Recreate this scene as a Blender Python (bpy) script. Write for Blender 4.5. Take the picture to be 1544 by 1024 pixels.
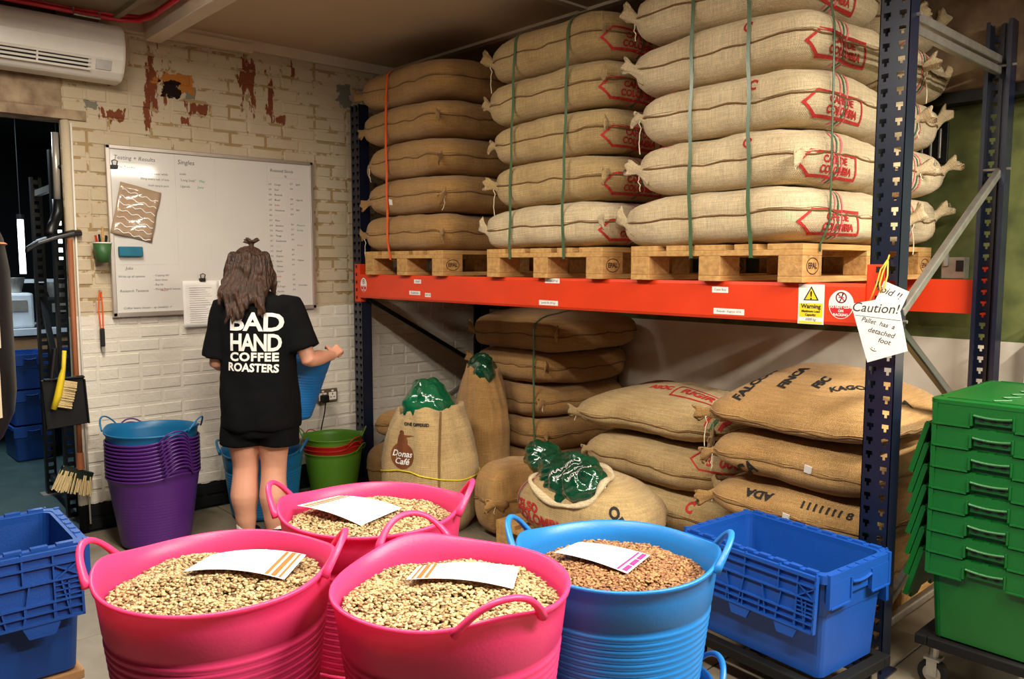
import bpy, bmesh, math, random
import numpy as np
from mathutils import Vector, Matrix, noise, Euler
from mathutils.bvhtree import BVHTree
PI = math.pi
V = Vector
for o in list(bpy.data.objects): bpy.data.objects.remove(o)
S = bpy.context.scene
COL = S.collection
random.seed(7); noise.seed_set(5)

# ------------------------------------------------------------------ camera
CAM = V((1.2394, -2.8266, 1.4696))
cd = bpy.data.cameras.new('camera'); cam = bpy.data.objects.new('camera', cd); COL.objects.link(cam)
cf = V((-.73447, .67214, -.09370)); cr = V((.67508, .73774, .00036)); cu = V((-.06937, .06299, .99560))
cam.matrix_world = Matrix(((cr.x, cu.x, -cf.x, CAM.x), (cr.y, cu.y, -cf.y, CAM.y), (cr.z, cu.z, -cf.z, CAM.z), (0, 0, 0, 1)))
cd.sensor_width = 36; cd.lens = 1214.8 / 1544 * 36; cd.clip_start = .05
S.camera = cam
# ------------------------------------------------------------------ world and lamps
w = bpy.data.worlds.new('world'); S.world = w; w.use_nodes = True
w.node_tree.nodes['Background'].inputs[0].default_value = (1.0, .82, .62, 1)
w.node_tree.nodes['Background'].inputs[1].default_value = .035
S.view_settings.view_transform = 'Standard'; S.view_settings.look = 'None'
S.view_settings.gamma = 1; S.view_settings.use_curve_mapping = False
S.view_settings.exposure = 0.5
LAMP_COL = (1.0, .915, .79)
def area(name, loc, size, power, rz=0, col=LAMP_COL):
    l = bpy.data.lights.new(name, 'AREA'); l.shape = 'RECTANGLE'; l.size = size[0]; l.size_y = size[1]
    l.energy = power; l.color = col
    o = bpy.data.objects.new(name, l); COL.objects.link(o); o.location = loc; o.rotation_euler = (0, 0, rz)
    return o
LAMPS = [((1.55, -.75, 2.66), 1.5, 105, PI/2), ((.2, -2.1, 2.66), 1.5, 50, 0), ((-1.9, -1.9, 2.66), 1.2, 34, 0), ((2.1, .33, 2.60), 1.2, 95, PI/2)]
for i, (l, s, p, rz) in enumerate(LAMPS): area('tube_light', (l[0], l[1], l[2] - .03), (s, .10), p, rz)
area('back_room_light', (-5.4, -1.9, 2.6), (1.2, .1), 45, 0, (.75, .9, 1.0))

# ------------------------------------------------------------------ materials
MATS = {}
def nd(nt, t, **k):
    n = nt.nodes.new(t)
    for a, b in k.items(): setattr(n, a, b)
    return n
def mat(name, col, rough=.6, metal=0, var=.12, nscale=12, bump=.0, bscale=60, stretch=None, spec=.5, coat=0, trans=0, emit=None, estr=1, col2=None, coords='Object', sheen=0):
    if name in MATS: return MATS[name]
    m = bpy.data.materials.new(name); m.use_nodes = True; nt = m.node_tree
    b = nt.nodes['Principled BSDF']
    b.inputs['Roughness'].default_value = rough; b.inputs['Metallic'].default_value = metal
    b.inputs['Specular IOR Level'].default_value = spec; b.inputs['Coat Weight'].default_value = coat
    if sheen: b.inputs['Sheen Weight'].default_value = sheen
    tc = nd(nt, 'ShaderNodeTexCoord'); vec = tc.outputs[coords]
    if stretch:
        mp = nd(nt, 'ShaderNodeMapping'); mp.inputs['Scale'].default_value = stretch
        nt.links.new(vec, mp.inputs[0]); vec = mp.outputs[0]
    n = nd(nt, 'ShaderNodeTexNoise'); n.inputs['Scale'].default_value = nscale; n.inputs['Detail'].default_value = 6
    nt.links.new(vec, n.inputs['Vector'])
    r = nd(nt, 'ShaderNodeValToRGB'); e = r.color_ramp.elements
    c = V(col[:3]); lo = c * (1 - var); hi = c * (1 + var)
    if col2: lo, hi = V(col2), c
    e[0].position = .3; e[1].position = .7
    e[0].color = (*lo, 1); e[1].color = (*[min(1, x) for x in hi], 1)
    nt.links.new(n.outputs[0], r.inputs[0]); nt.links.new(r.outputs[0], b.inputs['Base Color'])
    if bump:
        n2 = nd(nt, 'ShaderNodeTexNoise'); n2.inputs['Scale'].default_value = bscale; n2.inputs['Detail'].default_value = 4
        nt.links.new(vec, n2.inputs['Vector'])
        bp = nd(nt, 'ShaderNodeBump'); bp.inputs['Strength'].default_value = bump; bp.inputs['Distance'].default_value = .01
        nt.links.new(n2.outputs[0], bp.inputs['Height']); nt.links.new(bp.outputs[0], b.inputs['Normal'])
    if emit:
        b.inputs['Emission Color'].default_value = (*emit, 1); b.inputs['Emission Strength'].default_value = estr
    if trans:
        t = nd(nt, 'ShaderNodeBsdfTranslucent'); nt.links.new(r.outputs[0], t.inputs[0])
        mx = nd(nt, 'ShaderNodeMixShader'); mx.inputs[0].default_value = trans
        nt.links.new(b.outputs[0], mx.inputs[1]); nt.links.new(t.outputs[0], mx.inputs[2])
        nt.links.new(mx.outputs[0], nt.nodes['Material Output'].inputs[0])
    MATS[name] = m
    return m
def srgb(r, g, b):
    return tuple((x/255/12.92 if x/255 <= .04045 else ((x/255+.055)/1.055)**2.4) for x in (r, g, b))
def burlap(name, col, dark):
    m = mat(name, col, .95, var=.12, nscale=3, col2=dark, spec=.1, sheen=.15)
    nt = m.node_tree; b = nt.nodes['Principled BSDF']
    tc = [n for n in nt.nodes if n.type == 'TEX_COORD'][0]
    ramp = [n for n in nt.nodes if n.type == 'VALTORGB'][0]
    hs = []; sn = nd(nt, 'ShaderNodeSeparateXYZ'); nt.links.new(tc.outputs['Normal'], sn.inputs[0])
    for ax in 'XYZ':
        wv = nd(nt, 'ShaderNodeTexWave'); wv.bands_direction = ax; wv.inputs['Scale'].default_value = 62
        wv.inputs['Distortion'].default_value = .7; wv.inputs['Detail'].default_value = 2; wv.inputs['Detail Scale'].default_value = 1.2
        nt.links.new(tc.outputs['Object'], wv.inputs[0])
        sq = nd(nt, 'ShaderNodeMath', operation='MULTIPLY'); nt.links.new(sn.outputs['XYZ'.index(ax)], sq.inputs[0]); nt.links.new(sn.outputs['XYZ'.index(ax)], sq.inputs[1])
        iv = nd(nt, 'ShaderNodeMath', operation='SUBTRACT'); iv.inputs[0].default_value = 1; nt.links.new(sq.outputs[0], iv.inputs[1])
        iv2 = nd(nt, 'ShaderNodeMath', operation='POWER'); nt.links.new(iv.outputs[0], iv2.inputs[0]); iv2.inputs[1].default_value = 2.5
        ml = nd(nt, 'ShaderNodeMath', operation='MULTIPLY'); nt.links.new(wv.outputs[1], ml.inputs[0]); nt.links.new(iv2.outputs[0], ml.inputs[1]); hs.append(ml)
    a = nd(nt, 'ShaderNodeMath', operation='ADD'); nt.links.new(hs[0].outputs[0], a.inputs[0]); nt.links.new(hs[1].outputs[0], a.inputs[1])
    a2 = nd(nt, 'ShaderNodeMath', operation='ADD'); nt.links.new(a.outputs[0], a2.inputs[0]); nt.links.new(hs[2].outputs[0], a2.inputs[1])
    bp = nd(nt, 'ShaderNodeBump'); bp.inputs['Strength'].default_value = .55; bp.inputs['Distance'].default_value = .003
    nt.links.new(a2.outputs[0], bp.inputs['Height']); nt.links.new(bp.outputs[0], b.inputs['Normal'])
    mr = nd(nt, 'ShaderNodeMapRange'); mr.inputs[1].default_value = .2; mr.inputs[2].default_value = 1.7; mr.inputs[3].default_value = .72; mr.inputs[4].default_value = 1.2
    nt.links.new(a2.outputs[0], mr.inputs[0])
    sl = []
    for sc_ in ((170, 170, 7), (9, 9, 190)):
        mp_ = nd(nt, 'ShaderNodeMapping'); mp_.inputs['Scale'].default_value = sc_; nt.links.new(tc.outputs['Object'], mp_.inputs[0])
        q_ = nd(nt, 'ShaderNodeTexNoise'); q_.inputs['Scale'].default_value = 1.0; q_.inputs['Detail'].default_value = 3; nt.links.new(mp_.outputs[0], q_.inputs['Vector']); sl.append(q_)
    n3 = nd(nt, 'ShaderNodeMath', operation='MULTIPLY_ADD'); nt.links.new(sl[0].outputs[0], n3.inputs[0]); n3.inputs[1].default_value = .5
    hf = nd(nt, 'ShaderNodeMath', operation='MULTIPLY'); nt.links.new(sl[1].outputs[0], hf.inputs[0]); hf.inputs[1].default_value = .5; nt.links.new(hf.outputs[0], n3.inputs[2])
    mr2 = nd(nt, 'ShaderNodeMapRange'); mr2.inputs[1].default_value = .36; mr2.inputs[2].default_value = .64; mr2.inputs[3].default_value = .78; mr2.inputs[4].default_value = 1.16
    nt.links.new(n3.outputs[0], mr2.inputs[0])
    mm = nd(nt, 'ShaderNodeMath', operation='MULTIPLY'); nt.links.new(mr.outputs[0], mm.inputs[0]); nt.links.new(mr2.outputs[0], mm.inputs[1])
    mx = nd(nt, 'ShaderNodeMix', data_type='RGBA', blend_type='MULTIPLY'); mx.inputs[0].default_value = 1
    cc = nd(nt, 'ShaderNodeCombineColor')
    for i in range(3): nt.links.new(mm.outputs[0], cc.inputs[i])
    nt.links.new(ramp.outputs[0], mx.inputs[6]); nt.links.new(cc.outputs[0], mx.inputs[7]); nt.links.new(mx.outputs[2], b.inputs['Base Color'])
    return m
M = {}
M['jute'] = burlap('jute_brown', srgb(186, 144, 88), srgb(164, 122, 70))
M['jute2'] = burlap('jute_tan', srgb(196, 156, 100), srgb(172, 132, 80))
M['pale'] = burlap('jute_pale', srgb(230, 210, 172), srgb(212, 188, 146))
M['pale2'] = burlap('jute_straw', srgb(206, 178, 126), srgb(184, 152, 102))
M['seam'] = mat('stitched_seam', srgb(120, 88, 50), .9)
M['string'] = mat('cotton_string', srgb(232, 220, 190), .9)
M['red_ink'] = mat('red_ink', srgb(186, 44, 40), .8, var=.25, nscale=80)
M['pink_ink'] = mat('pink_ink', srgb(226, 120, 120), .8, var=.2, nscale=80)
M['green_ink'] = mat('green_ink', srgb(70, 110, 84), .8, var=.2, nscale=80)
M['black_ink'] = mat('black_ink', srgb(30, 26, 24), .8, var=.3, nscale=80)
M['pen'] = mat('marker_ink', srgb(60, 60, 70), .7)
M['pen_red'] = mat('marker_red', srgb(200, 90, 60), .7)
M['pen_green'] = mat('marker_green', srgb(30, 150, 90), .7)
M['white_ink'] = mat('white_ink', srgb(232, 228, 220), .7, var=.05)
M['strap_g'] = mat('strap_green', srgb(74, 104, 72), .3, spec=.7)
M['strap_o'] = mat('strap_orange', srgb(236, 92, 30), .45)
M['orange'] = mat('beam_orange', srgb(226, 62, 22), .42, var=.08, nscale=5, bump=.05, bscale=30)
M['navy'] = mat('upright_navy', srgb(15, 24, 44), .30, spec=.7, var=.15)
M['galv'] = mat('galvanised_steel', srgb(168, 164, 156), .38, .75, var=.15, nscale=20)
M['wood'] = mat('pallet_wood', srgb(214, 170, 104), .75, col2=srgb(176, 128, 70), nscale=3, stretch=(14, 2, 14), bump=.2, bscale=30)
M['block'] = mat('pallet_block', srgb(208, 162, 98), .8, col2=srgb(170, 124, 70), nscale=40, bump=.3, bscale=90)
M['stamp'] = mat('burned_stamp', srgb(60, 34, 20), .8)
M['paper'] = mat('paper_white', srgb(240, 236, 228), .7, var=.02)
M['yellow'] = mat('sticker_yellow', srgb(244, 214, 30), .5, var=.04)
M['sred'] = mat('sticker_red', srgb(206, 30, 40), .5, var=.04)
def plastic(n, c, tr=.25, rough=.38): return mat(n, c, rough, var=.05, nscale=6, bump=.05, bscale=150, trans=tr)
M['pink'] = plastic('tub_pink', srgb(238, 68, 126), .30)
M['blue'] = plastic('tub_blue', srgb(36, 128, 204), .25)
M['purple'] = plastic('tub_purple', srgb(84, 36, 120), .1)
M['teal'] = plastic('tub_teal_blue', srgb(24, 110, 160), .15)
M['green'] = plastic('tub_green', srgb(100, 158, 44), .2)
M['red'] = plastic('tub_red', srgb(206, 44, 34), .2)
M['cblue'] = mat('crate_blue', srgb(15, 70, 152), .42, var=.06, bump=.1, bscale=200)
M['cblue2'] = mat('crate_dark_blue', srgb(18, 66, 140), .42, var=.06, bump=.1, bscale=200)
M['cgreen'] = mat('crate_green', srgb(5, 84, 26), .4, var=.06, bump=.1, bscale=200)
M['rubber'] = mat('black_rubber', srgb(13, 13, 14), .6, spec=.3)
M['blackm'] = mat('black_metal', srgb(12, 13, 16), .4)
M['dolly'] = mat('dolly_black', srgb(11, 11, 11), .7, spec=.25)
M['liner'] = mat('liner_green', srgb(8, 92, 58), .12, spec=.8, coat=.6, var=.3, nscale=8, bump=.35, bscale=40, trans=.12)
M['liner2'] = mat('liner_dark_green', srgb(8, 62, 40), .12, spec=.8, coat=.6, var=.3, nscale=8, bump=.35, bscale=40)
M['tile'] = mat('floor_tile', srgb(128, 118, 100), .5, var=.1, nscale=8, col2=srgb(112, 102, 86))
M['grout'] = mat('floor_grout', srgb(64, 58, 50), .9)
M['floorb'] = mat('back_floor_paint', srgb(46, 66, 66), .45, var=.2, nscale=6)
M['ceil'] = mat('ceiling_paint', srgb(196, 172, 142), .9, var=.05, nscale=3)
M['batten'] = mat('ceiling_batten', srgb(214, 196, 170), .8, var=.05)
M['white'] = mat('white_enamel', srgb(232, 226, 214), .35, var=.03)
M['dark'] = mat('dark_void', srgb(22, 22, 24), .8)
M['skin'] = mat('skin', srgb(214, 154, 126), .5, var=.06, nscale=9, bump=.05, bscale=120)
M['hair'] = mat('brown_hair', srgb(80, 48, 27), .45, col2=srgb(18, 12, 8), nscale=16, stretch=(6, 6, .6), bump=.8, bscale=34)
M['shirt'] = mat('black_cotton', srgb(11, 11, 12), .95, var=.15, bump=.25, bscale=14, spec=.15)
M['shorts'] = mat('black_shorts', srgb(10, 10, 11), .95, spec=.15, bump=.2, bscale=20)
M['card'] = mat('cardboard', srgb(164, 124, 82), .85, var=.1)
M['cband'] = mat('card_orange_band', srgb(196, 92, 34), .7, var=.1, nscale=40)
M['cmag'] = mat('card_magenta_band', srgb(146, 40, 110), .7, var=.1)
M['pgrey'] = mat('pencil_grey', srgb(196, 192, 188), .8)
M['board'] = mat('whiteboard_enamel', srgb(214, 210, 202), .07, var=.02, nscale=4, spec=.5)
M['alu'] = mat('aluminium', srgb(190, 180, 170), .35, .7, var=.05)
M['tealp'] = mat('eraser_teal', srgb(20, 104, 128), .7)
M['sleeve'] = mat('plastic_sleeve', srgb(176, 150, 122), .10, spec=.9, coat=1, var=.05, bump=.25, bscale=14)
M['cup'] = mat('cup_green', srgb(54, 96, 50), .5)
M['brass'] = mat('brass_plate', srgb(120, 104, 84), .4, .5)
M['brwood'] = mat('broom_handle_wood', srgb(150, 86, 50), .6, stretch=(20, 20, 1), nscale=4)
M['bristle'] = mat('bristle_straw', srgb(214, 190, 138), .9, stretch=(60, 60, 2), nscale=6, var=.25)
M['ybrush'] = mat('brush_yellow', srgb(226, 196, 30), .45)
M['dpink'] = mat('cable_red', srgb(200, 30, 44), .4)
M['beige'] = mat('beige_steel', srgb(128, 112, 84), .5, var=.1)
M['bgreen'] = mat('brace_dark_green', srgb(12, 30, 22), .3, spec=.7)
M['ltube'] = mat('tube_glow', (1, 1, 1), .5, emit=(1, .93, .8), estr=16)
M['ltubec'] = mat('tube_glow_cold', (1, 1, 1), .5, emit=(.85, .93, 1), estr=3)
M['screen'] = mat('bench_white', srgb(190, 196, 200), .4)

def pos_mask(nt, pos, yc, zc, wy, wz, nz, thr=.25):
    """soft box in world Y/Z with a ragged edge: 1 inside"""
    sp = nd(nt, 'ShaderNodeSeparateXYZ'); nt.links.new(pos, sp.inputs[0])
    out = []
    for k, c, ww in ((1, yc, wy), (2, zc, wz)):
        a = nd(nt, 'ShaderNodeMath', operation='SUBTRACT'); nt.links.new(sp.outputs[k], a.inputs[0]); a.inputs[1].default_value = c
        b = nd(nt, 'ShaderNodeMath', operation='ABSOLUTE'); nt.links.new(a.outputs[0], b.inputs[0])
        d = nd(nt, 'ShaderNodeMath', operation='DIVIDE'); nt.links.new(b.outputs[0], d.inputs[0]); d.inputs[1].default_value = ww
        out.append(d)
    mx = nd(nt, 'ShaderNodeMath', operation='MAXIMUM'); nt.links.new(out[0].outputs[0], mx.inputs[0]); nt.links.new(out[1].outputs[0], mx.inputs[1])
    ad = nd(nt, 'ShaderNodeMath', operation='ADD'); nt.links.new(mx.outputs[0], ad.inputs[0]); nt.links.new(nz, ad.inputs[1])
    lt = nd(nt, 'ShaderNodeMath', operation='LESS_THAN'); nt.links.new(ad.outputs[0], lt.inputs[0]); lt.inputs[1].default_value = 1.92
    return lt.outputs[0]
def wall_paint():
    """painted brick: cream above, white below, black skirting, bare brick where paint has flaked off"""
    m = bpy.data.materials.new('painted_brick'); m.use_nodes = True; nt = m.node_tree; b = nt.nodes['Principled BSDF']
    b.inputs['Roughness'].default_value = .85; b.inputs['Specular IOR Level'].default_value = .2
    g = nd(nt, 'ShaderNodeNewGeometry'); pos = g.outputs['Position']
    sp = nd(nt, 'ShaderNodeSeparateXYZ'); nt.links.new(pos, sp.inputs[0])
    def noise_(s, det=5, st=None):
        n = nd(nt, 'ShaderNodeTexNoise'); n.inputs['Scale'].default_value = s; n.inputs['Detail'].default_value = det; n.inputs['Roughness'].default_value = .65
        src = pos
        if st: mp = nd(nt, 'ShaderNodeMapping'); mp.inputs['Scale'].default_value = st; nt.links.new(pos, mp.inputs[0]); src = mp.outputs[0]
        nt.links.new(src, n.inputs['Vector']); return n.outputs[0]
    def mix(a, bcol, f):
        x = nd(nt, 'ShaderNodeMix', data_type='RGBA'); 
        if hasattr(a, 'links'): nt.links.new(a, x.inputs[6])
        else: x.inputs[6].default_value = (*a, 1)
        if hasattr(bcol, 'links'): nt.links.new(bcol, x.inputs[7])
        else: x.inputs[7].default_value = (*bcol, 1)
        nt.links.new(f, x.inputs[0]); return x.outputs[2]
    def cmp(src, op, v):
        c = nd(nt, 'ShaderNodeMath', operation=op); nt.links.new(src, c.inputs[0]); c.inputs[1].default_value = v; return c.outputs[0]
    n1 = noise_(3)
    cream = mix(srgb(204, 190, 164), srgb(176, 156, 124), n1)
    white = mix(srgb(228, 220, 206), srgb(208, 200, 184), n1)
    jit = nd(nt, 'ShaderNodeMath', operation='MULTIPLY_ADD'); nt.links.new(noise_(7), jit.inputs[0]); jit.inputs[1].default_value = .05; nt.links.new(sp.outputs[2], jit.inputs[2])
    c = mix(white, cream, cmp(jit.outputs[0], 'GREATER_THAN', 1.215))
    # grey plaster left showing high up beside the opening
    n2 = noise_(9)
    nz = nd(nt, 'ShaderNodeMath', operation='MULTIPLY'); nt.links.new(n2, nz.inputs[0]); nz.inputs[1].default_value = 2.6
    nz3 = nd(nt, 'ShaderNodeMath', operation='MULTIPLY'); nt.links.new(noise_(22, 8, (1, 1.3, .34)), nz3.inputs[0]); nz3.inputs[1].default_value = 2.8
    for a in ((-.99, 2.44, .05, .06), (-1.39, 2.53, .045, .10), (-1.52, 2.31, .04, .03), (.02, 2.56, .07, .10)):
        c = mix(c, srgb(120, 116, 104), pos_mask(nt, pos, *a, nz.outputs[0]))
    bare = mix(srgb(138, 74, 44), srgb(96, 52, 34), n2)
    for a in ((-.64, 2.55, .085, .25), (-.50, 2.50, .04, .2), (-.34, 2.66, .025, .11), (-1.21, 2.44, .055, .32), (-1.13, 2.47, .02, .24), (-.95, 2.36, .10, .06), (-1.42, 2.27, .10, .05), (-.45, 2.36, .07, .045), (-1.03, 2.28, .04, .035)):
        c = mix(c, bare, pos_mask(nt, pos, *a, nz3.outputs[0]))
    c = mix(c, srgb(176, 112, 48), pos_mask(nt, pos, -1.07, 2.49, .13, .07, nz.outputs[0]))
    c = mix(c, srgb(30, 16, 12), pos_mask(nt, pos, -1.10, 2.45, .08, .06, nz.outputs[0]))
    # small flakes, upper part only
    up = cmp(sp.outputs[2], 'GREATER_THAN', 1.24)
    fl = cmp(noise_(14, 8), 'GREATER_THAN', .69)
    f2 = nd(nt, 'ShaderNodeMath', operation='MULTIPLY'); nt.links.new(up, f2.inputs[0]); nt.links.new(fl, f2.inputs[1])
    c = mix(c, srgb(150, 116, 72), f2.outputs[0])
    # raw mortar joints showing between the bricks beside the rack
    mj = nd(nt, 'ShaderNodeMath', operation='MULTIPLY'); nt.links.new(cmp(sp.outputs[0], 'LESS_THAN', XW - .0093), mj.inputs[0]); nt.links.new(up, mj.inputs[1])
    mk = nd(nt, 'ShaderNodeMath', operation='MULTIPLY'); nt.links.new(mj.outputs[0], mk.inputs[0]); nt.links.new(cmp(n2, 'GREATER_THAN', .52), mk.inputs[1])
    c = mix(c, srgb(158, 132, 92), mk.outputs[0])
    jb = nd(nt, 'ShaderNodeMath', operation='MULTIPLY_ADD'); nt.links.new(noise_(20), jb.inputs[0]); jb.inputs[1].default_value = .03; nt.links.new(sp.outputs[2], jb.inputs[2])
    c = mix(c, srgb(18, 20, 20), cmp(jb.outputs[0], 'LESS_THAN', .17))
    nt.links.new(c, b.inputs['Base Color'])
    bp = nd(nt, 'ShaderNodeBump'); bp.inputs['Strength'].default_value = .5; bp.inputs['Distance'].default_value = .012
    nt.links.new(noise_(22, 6), bp.inputs['Height']); nt.links.new(bp.outputs[0], b.inputs['Normal'])
    return m
XW, YR, ZC = -3.5, 1.25, 2.80
M['paintbrick'] = wall_paint()
def rear_paint():
    m = bpy.data.materials.new('rear_wall_paint'); m.use_nodes = True; nt = m.node_tree; b = nt.nodes['Principled BSDF']
    b.inputs['Roughness'].default_value = .7
    g = nd(nt, 'ShaderNodeNewGeometry'); sp = nd(nt, 'ShaderNodeSeparateXYZ'); nt.links.new(g.outputs['Position'], sp.inputs[0])
    n = nd(nt, 'ShaderNodeTexNoise'); n.inputs['Scale'].default_value = 9; n.inputs['Detail'].default_value = 8; nt.links.new(g.outputs['Position'], n.inputs['Vector'])
    def ramp(a, c):
        r = nd(nt, 'ShaderNodeValToRGB'); r.color_ramp.elements[0].position = .3; r.color_ramp.elements[1].position = .62
        r.color_ramp.elements[0].color = (*a, 1); r.color_ramp.elements[1].color = (*c, 1); nt.links.new(n.outputs[0], r.inputs[0]); return r.outputs[0]
    gr = ramp(srgb(66, 74, 32), srgb(98, 106, 54)); wh = ramp(srgb(216, 206, 188), srgb(228, 220, 204))
    gt = nd(nt, 'ShaderNodeMath', operation='GREATER_THAN'); nt.links.new(sp.outputs[2], gt.inputs[0]); gt.inputs[1].default_value = 1.12
    x = nd(nt, 'ShaderNodeMix', data_type='RGBA'); nt.links.new(gt.outputs[0], x.inputs[0]); nt.links.new(wh, x.inputs[6]); nt.links.new(gr, x.inputs[7])
    nt.links.new(x.outputs[2], b.inputs['Base Color'])
    return m
M['rearpaint'] = rear_paint()
M['concrete'] = mat('crumbling_concrete', srgb(176, 154, 124), .95, col2=srgb(104, 80, 60), nscale=9, bump=.7, bscale=30)
def bean_mat(name):
    m = bpy.data.materials.new(name); m.use_nodes = True; nt = m.node_tree; b = nt.nodes['Principled BSDF']
    a = nd(nt, 'ShaderNodeAttribute'); a.attribute_name = 'tint'
    n = nd(nt, 'ShaderNodeTexNoise'); n.inputs['Scale'].default_value = 120
    x = nd(nt, 'ShaderNodeMix', data_type='RGBA', blend_type='MULTIPLY'); x.inputs[0].default_value = .35
    nt.links.new(a.outputs[0], x.inputs[6]); nt.links.new(n.outputs[0], x.inputs[7]); nt.links.new(x.outputs[2], b.inputs['Base Color'])
    b.inputs['Roughness'].default_value = .55
    return m
M['bean'] = bean_mat('coffee_bean')

# ------------------------------------------------------------------ mesh helpers
class MB:
    def __init__(s): s.v = []; s.f = []
    def add(s, vs, fs):
        n = len(s.v); s.v += [V(p) for p in vs]; s.f += [tuple(i + n for i in q) for q in fs]; return s
    def box(s, c, d, rot=None):
        h = [x / 2 for x in d]; c = V(c)
        pts = [V((sx*h[0], sy*h[1], sz*h[2])) for sz in (-1, 1) for sy in (-1, 1) for sx in (-1, 1)]
        if rot: R = Euler(rot).to_matrix(); pts = [R @ p for p in pts]
        return s.add([c + p for p in pts], [(0, 2, 3, 1), (4, 5, 7, 6), (0, 1, 5, 4), (2, 6, 7, 3), (0, 4, 6, 2), (1, 3, 7, 5)])
    def bar(s, a, b, wx, wy, up=V((0, 0, 1))):
        a, b = V(a), V(b); d = (b - a).normalized()
        x = d.cross(up); x = x.normalized() if x.length > 1e-4 else V((1, 0, 0)); y = x.cross(d)
        pts = [p + x*wx/2*i + y*wy/2*j for p in (a, b) for j in (-1, 1) for i in (-1, 1)]
        return s.add(pts, [(0, 1, 3, 2), (4, 6, 7, 5), (0, 4, 5, 1), (2, 3, 7, 6), (0, 2, 6, 4), (1, 5, 7, 3)])
    def loft(s, rings, caps=True, closed=False):
        n = len(rings[0]); vs = [p for r in rings for p in r]; fs = []
        R = len(rings)
        for i in range(R if closed else R - 1):
            for k in range(n):
                a, b = i*n + k, i*n + (k+1) % n; c, d = ((i+1) % R)*n + (k+1) % n, ((i+1) % R)*n + k
                fs.append((a, b, c, d))
        if caps and not closed: fs += [tuple(range(n))[::-1], tuple(range((R-1)*n, R*n))]
        return s.add(vs, fs)
    def tube(s, path, r, n=8, closed=False, flat=1.0):
        path = [V(p) for p in path]; m = len(path); rings = []; prev = None
        for i, p in enumerate(path):
            if closed: t = path[(i+1) % m] - path[i-1]
            else: t = path[min(i+1, m-1)] - path[max(i-1, 0)]
            t = t.normalized() if t.length > 1e-9 else V((0, 0, 1))
            if prev is None:
                x = t.orthogonal().normalized() if abs(t.z) > .95 else t.cross(V((0, 0, 1))).normalized()
            else:
                x = prev - t * prev.dot(t); x = x.normalized() if x.length > 1e-6 else t.orthogonal().normalized()
            prev = x; y = t.cross(x); rr = r[i] if isinstance(r, (list, tuple)) else r
            rings.append([p + x*math.cos(2*PI*k/n)*rr + y*math.sin(2*PI*k/n)*rr*flat for k in range(n)])
        return s.loft(rings, not closed, closed)
    def lathe(s, prof, n=32, c=(0, 0, 0), ex=1, closed=False, caps=False):
        c = V(c)
        return s.loft([[c + V((r*math.cos(2*PI*k/n)*ex, r*math.sin(2*PI*k/n), z)) for k in range(n)] for r, z in prof], caps, closed)
    def prism(s, poly, a, b, fn):
        """poly 2-D, extruded from depth a to b; fn maps (u, v, depth) to a point"""
        n = len(poly)
        s.add([fn(u, v, d) for d in (a, b) for u, v in poly], [tuple(range(n))[::-1], tuple(range(n, 2*n))] + [(k, (k+1) % n, n + (k+1) % n, n + k) for k in range(n)])
        return s
    def mesh(s, name='m'):
        me = bpy.data.meshes.new(name); me.from_pydata([tuple(p) for p in s.v], [], s.f)
        bm = bmesh.new(); bm.from_mesh(me); bmesh.ops.recalc_face_normals(bm, faces=bm.faces); bm.to_mesh(me); bm.free()
        return me
    def build(s, name, m, parent=None, smooth=False, bevel=0, **k):
        return link(name, s.mesh(name), m, parent, smooth, bevel, **k)
def link(name, me, m, parent=None, smooth=False, bevel=0, loc=None, rot=None, shade=None):
    o = bpy.data.objects.new(name, me); COL.objects.link(o)
    if m and not me.materials: me.materials.append(m)
    elif m and me.materials[0] != m: o.material_slots[0].link = 'OBJECT'; o.material_slots[0].material = m
    if smooth: me.shade_smooth()
    if shade:
        me.shade_smooth(); md = o.modifiers.new('e', 'EDGE_SPLIT'); md.split_angle = shade
    if bevel:
        b = o.modifiers.new('b', 'BEVEL'); b.width = bevel; b.segments = 2; b.limit_method = 'ANGLE'
    if parent: o.parent = parent
    if loc: o.location = loc
    if rot: o.rotation_euler = rot
    return o
def tag(o, label, cat, group=None, kind=None):
    if label: o['label'] = label
    if cat: o['category'] = cat
    if group: o['group'] = group
    if kind: o['kind'] = kind
    return o
def thing(name, label, cat, loc=(0, 0, 0), rz=0, group=None, rot=None):
    o = bpy.data.objects.new(name, None); COL.objects.link(o); o.location = loc
    o.rotation_euler = rot or (0, 0, rz); o.empty_display_size = .1
    return tag(o, label, cat, group)
def struct(o): o['kind'] = 'structure'; return o
def dup(root, loc=None, rot=None, label=None, group=None, mats=None):
    def cp(o, par):
        c = o.copy(); COL.objects.link(c); c.parent = par
        if mats and c.type == 'MESH' and c.data.materials and c.data.materials[0].name in mats:
            c.material_slots[0].link = 'OBJECT'; c.material_slots[0].material = mats[c.data.materials[0].name]
        for ch in [x for x in o.children]: cp(ch, c)
        return c
    r = cp(root, None)
    if loc is not None: r.location = loc
    if rot is not None: r.rotation_euler = rot
    if label: r['label'] = label
    if group: r['group'] = group
    return r
def mat4(loc, rz=0): return Matrix.Translation(V(loc)) @ Matrix.Rotation(rz, 4, 'Z')

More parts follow.
